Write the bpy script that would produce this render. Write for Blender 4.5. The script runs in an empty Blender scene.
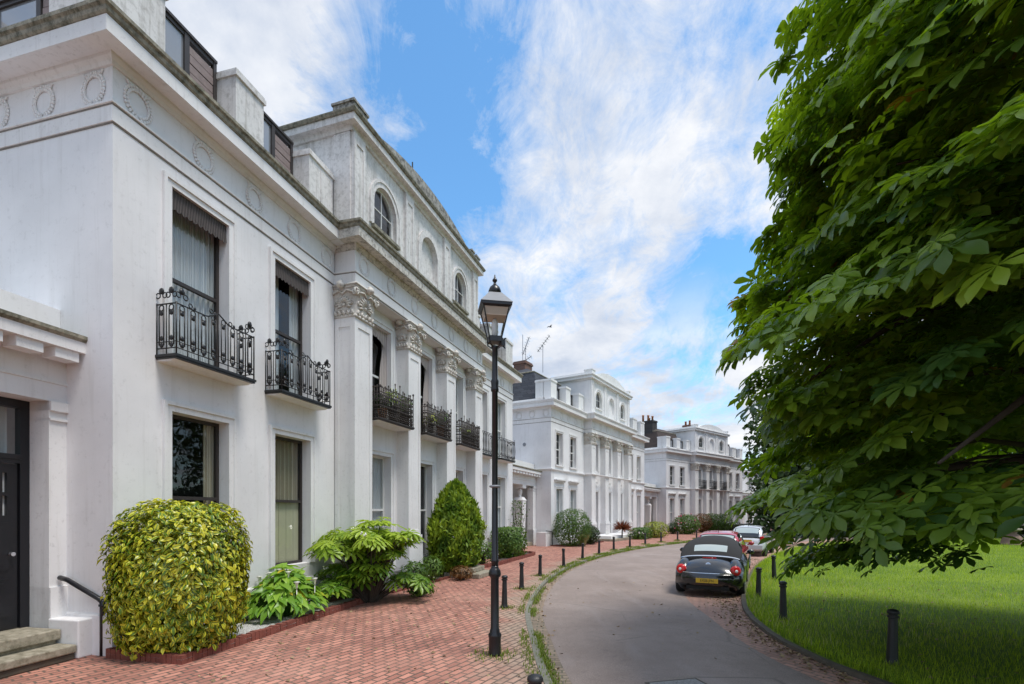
import bpy, bmesh, math, random
import numpy as np
from mathutils import Vector, Matrix, noise as mnoise
from mathutils.geometry import tessellate_polygon

random.seed(7); RNG = np.random.default_rng(11)
sc = bpy.context.scene
COL = sc.collection
R = math.radians
PI = math.pi

# ------------------------------------------------------------------ materials
def new_mat(name):
    m = bpy.data.materials.new(name); m.use_nodes = True
    nt = m.node_tree
    b = nt.nodes['Principled BSDF']
    return m, nt, b

def N(nt, typ, **kw):
    n = nt.nodes.new(typ)
    for k, v in kw.items():
        if k in n.inputs.keys() if hasattr(n.inputs, 'keys') else False:
            n.inputs[k].default_value = v
        else:
            setattr(n, k, v)
    return n

def rgba(c): return (c[0], c[1], c[2], 1.0)

def mixc(nt, fac, a, b, blend='MIX'):
    n = nt.nodes.new('ShaderNodeMix'); n.data_type = 'RGBA'; n.blend_type = blend
    for idx, v in ((0, fac), (6, a), (7, b)):
        if isinstance(v, bpy.types.NodeSocket): nt.links.new(v, n.inputs[idx])
        elif isinstance(v, (int, float)): n.inputs[idx].default_value = v
        else: n.inputs[idx].default_value = rgba(v)
    return n.outputs[2]

def ramp(nt, src, p0, p1, c0=(0, 0, 0), c1=(1, 1, 1)):
    n = nt.nodes.new('ShaderNodeValToRGB')
    n.color_ramp.elements[0].position = p0; n.color_ramp.elements[1].position = p1
    n.color_ramp.elements[0].color = rgba(c0); n.color_ramp.elements[1].color = rgba(c1)
    nt.links.new(src, n.inputs[0]); return n.outputs[0]

def pos(nt, scale=(1, 1, 1), rot=(0, 0, 0)):
    g = nt.nodes.new('ShaderNodeNewGeometry')
    m = nt.nodes.new('ShaderNodeMapping')
    m.inputs['Scale'].default_value = scale; m.inputs['Rotation'].default_value = rot
    nt.links.new(g.outputs['Position'], m.inputs['Vector']); return m.outputs[0]

def noise(nt, vec, scale, detail=4, rough=.55, dist=0):
    n = nt.nodes.new('ShaderNodeTexNoise')
    n.inputs['Scale'].default_value = scale; n.inputs['Detail'].default_value = detail
    n.inputs['Roughness'].default_value = rough; n.inputs['Distortion'].default_value = dist
    nt.links.new(vec, n.inputs['Vector']); return n.outputs[0]

def mathn(nt, op, a, b=None, clamp=False):
    n = nt.nodes.new('ShaderNodeMath'); n.operation = op; n.use_clamp = clamp
    for i, v in enumerate((a, b)):
        if v is None: continue
        if isinstance(v, bpy.types.NodeSocket): nt.links.new(v, n.inputs[i])
        else: n.inputs[i].default_value = v
    return n.outputs[0]

def bump(nt, b, h, strength=.3, dist=.02):
    n = nt.nodes.new('ShaderNodeBump'); n.inputs['Strength'].default_value = strength
    n.inputs['Distance'].default_value = dist
    nt.links.new(h, n.inputs['Height']); nt.links.new(n.outputs[0], b.inputs['Normal'])

def plain(name, c, rough=.6, metal=0, spec=.5, var=.12, vs=6, bmp=0):
    m, nt, b = new_mat(name)
    v = pos(nt)
    n = noise(nt, v, vs, 5)
    col = mixc(nt, n, tuple(x * (1 - var) for x in c), tuple(min(1, x * (1 + var)) for x in c))
    nt.links.new(col, b.inputs['Base Color'])
    b.inputs['Roughness'].default_value = rough; b.inputs['Metallic'].default_value = metal
    b.inputs['Specular IOR Level'].default_value = spec
    if bmp: bump(nt, b, noise(nt, v, vs * 6, 4), bmp, .01)
    return m

def stucco(name, base, dirt=(.30, .27, .23), amt=.35, streak=.35, lo=.5, hi=.8, fine=9.0):
    """painted render with soft patches, run-off streaks and small specks"""
    m, nt, b = new_mat(name)
    v = pos(nt)
    big = noise(nt, v, .7, 5, .6)
    c = mixc(nt, ramp(nt, big, .35, .7), tuple(x * .87 for x in base), base)
    st = noise(nt, pos(nt, (5, 5, .35)), 1.6, 6, .65)
    stm = mathn(nt, 'MULTIPLY', ramp(nt, st, .53, .78), streak)
    c = mixc(nt, stm, c, dirt)
    sp = noise(nt, v, fine, 8, .72)
    spm = mathn(nt, 'MULTIPLY', ramp(nt, sp, lo, hi), amt)
    c = mixc(nt, spm, c, tuple(x * .55 for x in dirt))
    nt.links.new(c, b.inputs['Base Color'])
    b.inputs['Roughness'].default_value = .62; b.inputs['Specular IOR Level'].default_value = .3
    bump(nt, b, noise(nt, v, 45, 6, .7), .16, .006)
    return m

M = {}
M['groove_shade'] = plain('groove_shade_line', (.20, .18, .16), .9, var=.5, vs=9)  # dark colour for the painted shadow lines of the bands
M['white'] = stucco('white_stucco', (.83, .82, .825), dirt=(.33, .30, .26), amt=.30, streak=.20, lo=.56, hi=.80)
M['carved'] = stucco('carved_stucco', (.70, .665, .61), dirt=(.26, .21, .16), amt=.5, streak=.35, lo=.48, hi=.75, fine=18)
M['spotted'] = stucco('spotted_cornice', (.66, .63, .57), dirt=(.20, .17, .13), amt=.85, streak=.5, lo=.47, hi=.66, fine=9)
M['trim'] = stucco('white_trim', (.83, .82, .815), dirt=(.30, .27, .23), amt=.36, streak=.28, lo=.55, hi=.78, fine=14)
M['aged'] = stucco('aged_stucco', (.77, .745, .73), dirt=(.27, .24, .20), amt=.55, streak=.75, lo=.48, hi=.74)
M['lichen'] = stucco('lichened_stone', (.42, .40, .36), dirt=(.13, .115, .095), amt=.95, streak=.6, lo=.42, hi=.62, fine=7)
M['mossy'] = stucco('mossy_ledge', (.34, .31, .24), dirt=(.10, .10, .06), amt=.9, streak=.5, lo=.42, hi=.65, fine=9)
M['plinth'] = plain('grey_plinth', (.16, .16, .165), .8, var=.25)
M['iron'] = plain('black_iron', (.012, .012, .013), .42, var=.4, vs=20, bmp=.2)
M['rust'] = plain('brown_iron', (.030, .022, .018), .6, var=.4, vs=15, bmp=.3)
M['black'] = plain('black_paint', (.012, .012, .015), .3, var=.2)
M['boll'] = plain('bollard_paint', (.018, .018, .02), .45, var=.45, vs=9, bmp=.25)
M['darkwood'] = plain('dark_wood', (.035, .028, .026), .5, var=.3, vs=12)
M['greywood'] = plain('weathered_board', (.24, .185, .175), .7, var=.35, vs=10)
M['whiteframe'] = plain('white_frame', (.72, .72, .70), .4, var=.05)
M['curtain'] = None
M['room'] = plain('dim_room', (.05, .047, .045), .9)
M['lead'] = plain('lead_sheet', (.22, .23, .25), .5, var=.2)
M['terracotta'] = plain('terracotta', (.42, .17, .07), .8, var=.25)
M['stone'] = stucco('step_stone', (.40, .36, .28), dirt=(.17, .15, .09), amt=.8, streak=.2, lo=.42, hi=.68)
M['bark'] = plain('bark', (.055, .045, .035), .9, var=.45, vs=5, bmp=.8)
M['soil'] = plain('soil', (.06, .045, .035), .95, var=.4, vs=20, bmp=.8)
M['kerb'] = stucco('kerb_stone', (.24, .23, .19), dirt=(.16, .18, .09), amt=.6, streak=.1, lo=.45, hi=.7)
M['edging'] = plain('dark_edging', (.10, .085, .065), .85, var=.5, vs=6, bmp=.5)
M['tyre'] = plain('tyre_rubber', (.015, .015, .016), .8)
M['rim'] = plain('alloy_rim', (.42, .43, .45), .3, metal=.8)
M['softtop'] = plain('canvas_hood', (.028, .027, .028), .9, var=.25, vs=40, bmp=.2)
M['chrome'] = plain('bright_trim', (.75, .76, .78), .15, metal=.9, var=.02)
M['plate'] = plain('yellow_plate', (.72, .46, .03), .4, var=.05)
M['letter'] = plain('black_letters', (.01, .01, .01), .5)
M['under'] = plain('underbody', (.012, .012, .012), .8)
M['enamel'] = plain('enamel_reflector', (.62, .52, .42), .5, var=.06)
M['petal'] = plain('white_petal', (.82, .82, .74), .5, var=.05)
M['pinkpetal'] = plain('pink_petal', (.65, .12, .22), .5, var=.2)
M['ironcover'] = plain('cast_cover', (.27, .26, .25), .5, metal=.3, var=.3, vs=30, bmp=.5)
M['urn'] = plain('brown_stone', (.20, .13, .10), .85, var=.35, vs=8, bmp=.5)
M['bird'] = plain('bird_feather', (.10, .10, .11), .8)
M['aerial'] = plain('aerial_metal', (.30, .30, .32), .4, metal=.6)

def cloth(name, c1, c2, sc_=26):
    m, nt, b = new_mat(name)
    w = nt.nodes.new('ShaderNodeTexWave'); w.wave_type = 'BANDS'; w.bands_direction = 'X'
    w.inputs['Scale'].default_value = 1.0; w.inputs['Distortion'].default_value = 1.5
    nt.links.new(pos(nt, (sc_ * .4, sc_, .4)), w.inputs['Vector'])
    nt.links.new(mixc(nt, w.outputs['Fac'], c1, c2), b.inputs['Base Color'])
    b.inputs['Roughness'].default_value = .9
    bump(nt, b, w.outputs['Fac'], .6, .03)
    return m
M['net'] = cloth('net_curtain', (.62, .64, .66), (.80, .81, .82))
M['cream'] = cloth('cream_curtain', (.42, .36, .25), (.60, .54, .40))
M['swag'] = cloth('pink_swag', (.36, .30, .28), (.56, .49, .46))
M['panel'] = plain('cream_panel', (.62, .58, .40), .5, var=.06)
M['pelmet'] = cloth('brown_pelmet', (.055, .045, .042), (.10, .085, .08), 60)

def mk_glass(name, tint=(.9, .93, .93), boost=1.0):
    m = bpy.data.materials.new(name); m.use_nodes = True; nt = m.node_tree; nt.nodes.clear()
    o = nt.nodes.new('ShaderNodeOutputMaterial'); mx = nt.nodes.new('ShaderNodeMixShader')
    t = nt.nodes.new('ShaderNodeBsdfTransparent'); t.inputs[0].default_value = rgba(tint)
    g = nt.nodes.new('ShaderNodeBsdfGlossy'); g.inputs['Roughness'].default_value = .015
    bp = nt.nodes.new('ShaderNodeBump'); bp.inputs['Strength'].default_value = .05; bp.inputs['Distance'].default_value = .05
    nt.links.new(noise(nt, pos(nt), 2.2, 2), bp.inputs['Height']); nt.links.new(bp.outputs[0], g.inputs['Normal'])
    ge = nt.nodes.new('ShaderNodeNewGeometry'); dp = nt.nodes.new('ShaderNodeVectorMath'); dp.operation = 'DOT_PRODUCT'
    nt.links.new(ge.outputs['Incoming'], dp.inputs[0]); nt.links.new(ge.outputs['Normal'], dp.inputs[1])
    c = mathn(nt, 'SUBTRACT', 1.0, mathn(nt, 'ABSOLUTE', dp.outputs['Value']), True)           # Schlick, two surfaces
    fac = mathn(nt, 'MULTIPLY', mathn(nt, 'ADD', mathn(nt, 'MULTIPLY', mathn(nt, 'POWER', c, 5.0), .92), .08), boost, True)
    nt.links.new(fac, mx.inputs[0]); nt.links.new(t.outputs[0], mx.inputs[1]); nt.links.new(g.outputs[0], mx.inputs[2])
    nt.links.new(mx.outputs[0], o.inputs[0]); return m
M['glass'] = mk_glass('window_glass', (.86, .89, .89), 1.0)
M['lampglass'] = mk_glass('lantern_glass', (.93, .94, .94), .8)
M['carglass'] = mk_glass('car_glass', (.25, .28, .28), 1.6)

def car_paint(name, c, coat=1.0):
    m, nt, b = new_mat(name)
    b.inputs['Base Color'].default_value = rgba(c); b.inputs['Roughness'].default_value = .25
    b.inputs['Coat Weight'].default_value = coat; b.inputs['Coat Roughness'].default_value = .03
    return m
M['carblack'] = car_paint('black_car_paint', (.006, .006, .009))
M['carred'] = car_paint('red_car_paint', (.42, .03, .05))
M['carsilver'] = car_paint('silver_car_paint', (.55, .57, .60))
m_, nt_, b_ = new_mat('red_lens'); b_.inputs['Base Color'].default_value = (.62, .02, .02, 1); b_.inputs['Roughness'].default_value = .12; M['lens'] = m_
m_, nt_, b_ = new_mat('opaline'); b_.inputs['Base Color'].default_value = (.78, .8, .8, 1); b_.inputs['Roughness'].default_value = .3; M['bulb'] = m_
m_, nt_, b_ = new_mat('mirror_glass'); b_.inputs['Base Color'].default_value = (.02, .022, .024, 1); b_.inputs['Roughness'].default_value = .05
b_.inputs['Coat Weight'].default_value = 1; M['darkpane'] = m_
m_, nt_, b_ = new_mat('painted_sky_pane'); b_.inputs['Base Color'].default_value = (.22, .23, .25, 1); b_.inputs['Roughness'].default_value = .08; b_.inputs['Specular IOR Level'].default_value = 1.0
b_.inputs['Coat Weight'].default_value = 1; M['skypane'] = m_  # grey base paints the sky's reflection into the dormer panes

def bricktex(name, c1, c2, mortar, bw, bh, rotz=0, ms=.012, rough=.85, beige=None, vary=True, wall=False):
    m, nt, b = new_mat(name)
    v = pos(nt, (1, 1, 1), (0, 0, rotz))
    t = nt.nodes.new('ShaderNodeTexBrick'); t.offset = .5
    t.inputs['Scale'].default_value = 1; t.inputs['Brick Width'].default_value = bw
    t.inputs['Row Height'].default_value = bh; t.inputs['Mortar Size'].default_value = ms
    t.inputs['Mortar Smooth'].default_value = .25; t.inputs['Bias'].default_value = 0
    t.inputs['Color1'].default_value = rgba(c1); t.inputs['Color2'].default_value = rgba(c2)
    t.inputs['Mortar'].default_value = rgba(mortar)
    # tiny wobble so the courses are not ruler straight
    dn = nt.nodes.new('ShaderNodeTexNoise'); dn.inputs['Scale'].default_value = 1.4; dn.inputs['Detail'].default_value = 3
    nt.links.new(v, dn.inputs['Vector'])
    ms_ = nt.nodes.new('ShaderNodeVectorMath'); ms_.operation = 'SCALE'; ms_.inputs['Scale'].default_value = .05
    nt.links.new(dn.outputs['Color'], ms_.inputs[0])
    ad = nt.nodes.new('ShaderNodeVectorMath'); ad.operation = 'ADD'
    nt.links.new(v, ad.inputs[0]); nt.links.new(ms_.outputs[0], ad.inputs[1])
    nt.links.new(ad.outputs[0], t.inputs['Vector'])
    col = t.outputs['Color']
    P = pos(nt)
    n1 = noise(nt, P, .55, 5, .6); n2 = noise(nt, P, 5, 6, .7); n3 = noise(nt, P, 1.6, 4, .6)
    col = mixc(nt, mathn(nt, 'MULTIPLY', ramp(nt, n3, .5, .72), .7), col, tuple(x * .48 for x in c1))
    col = mixc(nt, mathn(nt, 'MULTIPLY', ramp(nt, n2, .52, .8), .5), col, mortar)
    col = mixc(nt, mathn(nt, 'MULTIPLY', ramp(nt, n1, .45, .7), .28), col, (.55, .33, .25))
    if beige:
        a = nt.nodes.new('ShaderNodeAttribute'); a.attribute_name = 'kd'
        q = mathn(nt, 'ADD', a.outputs['Fac'], mathn(nt, 'MULTIPLY', mathn(nt, 'SUBTRACT', n3, .5), 2.2))
        k = ramp(nt, q, .15, 1.0, (1, 1, 1), (0, 0, 0))
        br = mixc(nt, 1.0, col, beige, 'MULTIPLY')
        tone = mixc(nt, t.outputs['Fac'], beige, mortar)
        tone = mixc(nt, ramp(nt, n2, .4, .75), tone, tuple(x * .6 for x in beige))
        col = mixc(nt, mathn(nt, 'MULTIPLY', k, .85), col, tone)
    nt.links.new(col, b.inputs['Base Color']); b.inputs['Roughness'].default_value = rough
    h = mathn(nt, 'SUBTRACT', mathn(nt, 'MULTIPLY', n2, .5), t.outputs['Fac'])
    bump(nt, b, h, .6, .012)
    return m
M['paving'] = bricktex('brick_paving', (.57, .255, .185), (.31, .125, .092), (.11, .08, .06), .225, .115, R(-60), .015, beige=(.44, .335, .25))
M['bay'] = bricktex('worn_brick_bay', (.48, .28, .22), (.38, .21, .16), (.2, .16, .13), .22, .11, R(65), .012)
M['gutter'] = bricktex('gutter_brick', (.34, .26, .19), (.25, .19, .14), (.13, .12, .08), .22, .11, R(5), .014)

def wallbrick(name, c1, c2, mortar, bw=.22, bh=.075):
    m, nt, b = new_mat(name)
    g = nt.nodes.new('ShaderNodeNewGeometry'); s = nt.nodes.new('ShaderNodeSeparateXYZ'); nt.links.new(g.outputs['Position'], s.inputs[0])
    c = nt.nodes.new('ShaderNodeCombineXYZ')
    nt.links.new(mathn(nt, 'ADD', s.outputs[0], mathn(nt, 'MULTIPLY', s.outputs[1], 1.0)), c.inputs[0]); nt.links.new(s.outputs[2], c.inputs[1])
    t = nt.nodes.new('ShaderNodeTexBrick'); t.inputs['Scale'].default_value = 1
    t.inputs['Brick Width'].default_value = bw; t.inputs['Row Height'].default_value = bh; t.inputs['Mortar Size'].default_value = .007
    for k, v in (('Color1', c1), ('Color2', c2), ('Mortar', mortar)): t.inputs[k].default_value = rgba(v)
    nt.links.new(c.outputs[0], t.inputs['Vector'])
    col = mixc(nt, mathn(nt, 'MULTIPLY', ramp(nt, noise(nt, pos(nt), 4, 6), .45, .8), .5), t.outputs['Color'], mortar)
    nt.links.new(col, b.inputs['Base Color']); b.inputs['Roughness'].default_value = .85
    bump(nt, b, mathn(nt, 'SUBTRACT', 1.0, t.outputs['Fac']), .4, .01)
    return m
M['chimbrick'] = wallbrick('chimney_brick', (.25, .12, .08), (.16, .08, .06), (.13, .11, .10))
M['sootbrick'] = wallbrick('sooty_brick', (.035, .033, .035), (.06, .055, .055), (.03, .03, .03))
M['slate'] = wallbrick('roof_slate', (.05, .055, .07), (.075, .08, .095), (.03, .03, .035), .3, .16)
M['browntile'] = wallbrick('brown_slate', (.085, .06, .05), (.06, .045, .04), (.035, .03, .03), .3, .16)
M['redbrick'] = plain('edging_brick', (.21, .065, .045), .85, var=.45, vs=7, bmp=.5)

def asphalt():
    m, nt, b = new_mat('worn_asphalt'); v = pos(nt)
    n1 = noise(nt, v, .5, 6, .65); n2 = noise(nt, v, 60, 4, .8); n3 = noise(nt, v, 6, 6, .7); n4 = noise(nt, pos(nt, (1.6, .35, 1)), 1.2, 5)
    c = mixc(nt, ramp(nt, n1, .35, .68), (.250, .198, .172), (.350, .285, .252))
    c = mixc(nt, ramp(nt, n2, .35, .7), mixc(nt, 1, c, (.68, .68, .68), 'MULTIPLY'), mixc(nt, 1, c, (1.22, 1.2, 1.2), 'MULTIPLY'))
    c = mixc(nt, mathn(nt, 'MULTIPLY', ramp(nt, n3, .55, .8), .45), c, (.11, .092, .082))
    c = mixc(nt, mathn(nt, 'MULTIPLY', ramp(nt, n4, .55, .7), .25), c, (.40, .35, .33))
    vo = nt.nodes.new('ShaderNodeTexVoronoi'); vo.feature = 'DISTANCE_TO_EDGE'; vo.inputs['Scale'].default_value = .55
    nt.links.new(v, vo.inputs['Vector'])
    crack = mathn(nt, 'MULTIPLY', ramp(nt, vo.outputs['Distance'], .0, .012, (1, 1, 1), (0, 0, 0)), mathn(nt, 'MULTIPLY', ramp(nt, n1, .5, .6), .5))
    c = mixc(nt, crack, c, (.05, .045, .04))
    nt.links.new(c, b.inputs['Base Color']); b.inputs['Roughness'].default_value = .85
    bump(nt, b, n2, .5, .008); return m
M['asphalt'] = asphalt()

def gravel():
    m, nt, b = new_mat('white_gravel'); v = pos(nt)
    vo = nt.nodes.new('ShaderNodeTexVoronoi'); vo.inputs['Scale'].default_value = 45; nt.links.new(v, vo.inputs['Vector'])
    c = mixc(nt, ramp(nt, vo.outputs['Distance'], .2, .7), (.72, .72, .70), (.30, .29, .27))
    nt.links.new(c, b.inputs['Base Color']); b.inputs['Roughness'].default_value = .9
    bump(nt, b, vo.outputs['Distance'], .8, .02); return m
M['gravel'] = gravel()

def lawnmat():
    m, nt, b = new_mat('lawn_turf'); v = pos(nt)
    n1 = noise(nt, v, .35, 5, .6); n2 = noise(nt, v, 9, 6, .75); n3 = noise(nt, pos(nt, (1, .5, 1)), 1.1, 5, .65)
    c = mixc(nt, ramp(nt, n1, .35, .65), (.085, .155, .012), (.21, .29, .022))
    c = mixc(nt, mathn(nt, 'MULTIPLY', ramp(nt, n2, .4, .75), .6), c, (.03, .085, .008))
    c = mixc(nt, mathn(nt, 'MULTIPLY', ramp(nt, n3, .55, .75), .35), c, (.24, .26, .06))
    nt.links.new(c, b.inputs['Base Color']); b.inputs['Roughness'].default_value = .9
    bump(nt, b, n2, .9, .06); return m
M['lawn'] = lawnmat()

def leafmat(name, c1, c2, trans=.35, tcol=None, rough=.42, odd=None, oddat=.98, spec=.4):
    m, nt, b = new_mat(name)
    a = nt.nodes.new('ShaderNodeAttribute'); a.attribute_name = 'rnd'
    c = mixc(nt, a.outputs['Fac'], c1, c2)
    if odd: c = mixc(nt, ramp(nt, a.outputs['Fac'], oddat, oddat + .004), c, odd)
    nt.links.new(c, b.inputs['Base Color']); b.inputs['Roughness'].default_value = rough
    b.inputs['Specular IOR Level'].default_value = spec
    tr = nt.nodes.new('ShaderNodeBsdfTranslucent')
    tm = mixc(nt, 1.0, c, tcol or (1.9, 1.8, .6), 'MULTIPLY'); nt.links.new(tm, tr.inputs[0])
    mx = nt.nodes.new('ShaderNodeMixShader'); mx.inputs[0].default_value = trans
    nt.links.new(b.outputs[0], mx.inputs[1]); nt.links.new(tr.outputs[0], mx.inputs[2])
    nt.links.new(mx.outputs[0], nt.nodes['Material Output'].inputs[0]); return m
M['chestnut'] = leafmat('chestnut_leaf', (.055, .120, .030), (.32, .46, .045), .42, (2.0, 2.0, .4), .34, (.30, .16, .03), .992)
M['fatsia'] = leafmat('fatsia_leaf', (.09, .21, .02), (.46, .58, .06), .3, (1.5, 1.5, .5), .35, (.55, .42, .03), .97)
M['arum'] = leafmat('arum_leaf', (.09, .24, .025), (.34, .52, .06), .3, (1.5, 1.5, .5), .35, (.62, .48, .03), .93)
M['conifer'] = leafmat('conifer_spray', (.06, .14, .008), (.30, .40, .020), .25, (1.3, 1.3, .5), .6)
M['box'] = leafmat('box_leaf', (.04, .10, .014), (.13, .22, .03), .25, None, .5)
M['shrub'] = leafmat('shrub_leaf', (.035, .085, .014), (.10, .18, .025), .25, None, .5)
M['dark'] = leafmat('dark_leaf', (.014, .034, .010), (.040, .075, .014), .2, None, .55)
M['farleaf'] = leafmat('far_leaf', (.012, .028, .007), (.045, .085, .012), .3, None, .6)
M['gold'] = leafmat('golden_leaf', (.16, .22, .03), (.38, .40, .06), .25, (1.2, 1.2, .6), .5)
M['plume'] = leafmat('plume_blade', (.28, .30, .12), (.45, .44, .22), .3, (1.2, 1.2, .7), .6)
M['redleaf'] = leafmat('red_leaf', (.10, .03, .022), (.24, .09, .045), .25, (1.5, 1.1, .7), .5)
M['russet'] = leafmat('russet_leaf', (.10, .055, .022), (.22, .11, .035), .25, (1.4, 1.2, .7), .5)
M['grass'] = leafmat('grass_blade', (.095, .205, .010), (.52, .64, .042), .42, (1.4, 1.4, .4), .6, (.42, .42, .20), .96)
M['weed'] = leafmat('weed_blade', (.10, .16, .02), (.24, .30, .06), .3, None, .6)
M['litter'] = leafmat('dry_leaf', (.16, .10, .05), (.40, .30, .17), .1, (1, 1, 1), .8)

def variegated():
    m, nt, b = new_mat('variegated_leaf')
    u = nt.nodes.new('ShaderNodeUVMap'); s = nt.nodes.new('ShaderNodeSeparateXYZ'); nt.links.new(u.outputs[0], s.inputs[0])
    e = mathn(nt, 'ABSOLUTE', mathn(nt, 'SUBTRACT', s.outputs[0], .5))
    a = nt.nodes.new('ShaderNodeAttribute'); a.attribute_name = 'rnd'
    k = mathn(nt, 'ADD', e, mathn(nt, 'MULTIPLY', mathn(nt, 'SUBTRACT', a.outputs['Fac'], .5), .42))
    f = ramp(nt, k, .09, .26)
    g = mixc(nt, a.outputs['Fac'], (.08, .16, .015), (.16, .27, .022))
    y = mixc(nt, a.outputs['Fac'], (.40, .43, .025), (.70, .64, .045))
    c = mixc(nt, f, g, y)
    nt.links.new(c, b.inputs['Base Color']); b.inputs['Roughness'].default_value = .32
    tr = nt.nodes.new('ShaderNodeBsdfTranslucent'); nt.links.new(c, tr.inputs[0])
    mx = nt.nodes.new('ShaderNodeMixShader'); mx.inputs[0].default_value = .22
    nt.links.new(b.outputs[0], mx.inputs[1]); nt.links.new(tr.outputs[0], mx.inputs[2])
    nt.links.new(mx.outputs[0], nt.nodes['Material Output'].inputs[0]); return m
M['vari'] = variegated()

# ------------------------------------------------------------------ object helpers
def tag(o, label=None, cat=None, group=None, kind=None):
    if label: o['label'] = label
    if cat: o['category'] = cat
    if group: o['group'] = group
    if kind: o['kind'] = kind
    return o

def empty(name, loc, rz=0, label=None, cat=None, group=None):
    o = bpy.data.objects.new(name, None); COL.objects.link(o)
    o.location = loc; o.rotation_euler = (0, 0, rz); o.empty_display_size = .2
    return tag(o, label, cat, group)

def copy_tree(o, parent=None):
    c = o.copy(); COL.objects.link(c)
    if parent: c.parent = parent
    for ch in o.children: copy_tree(ch, c)
    return c

class Fr:
    """facade frame: t along the wall, o outward, z up"""
    def __init__(s, P, ang):
        a = R(ang); s.P = P; s.ang = ang
        s.d = (math.sin(a), math.cos(a)); s.n = (math.cos(a), -math.sin(a))
    def __call__(s, p):
        return Vector((s.P[0] + s.d[0] * p[0] + s.n[0] * p[1], s.P[1] + s.d[1] * p[0] + s.n[1] * p[1], p[2]))
    def xy(s, t, o=0):
        return (s.P[0] + s.d[0] * t + s.n[0] * o, s.P[1] + s.d[1] * t + s.n[1] * o)

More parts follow.
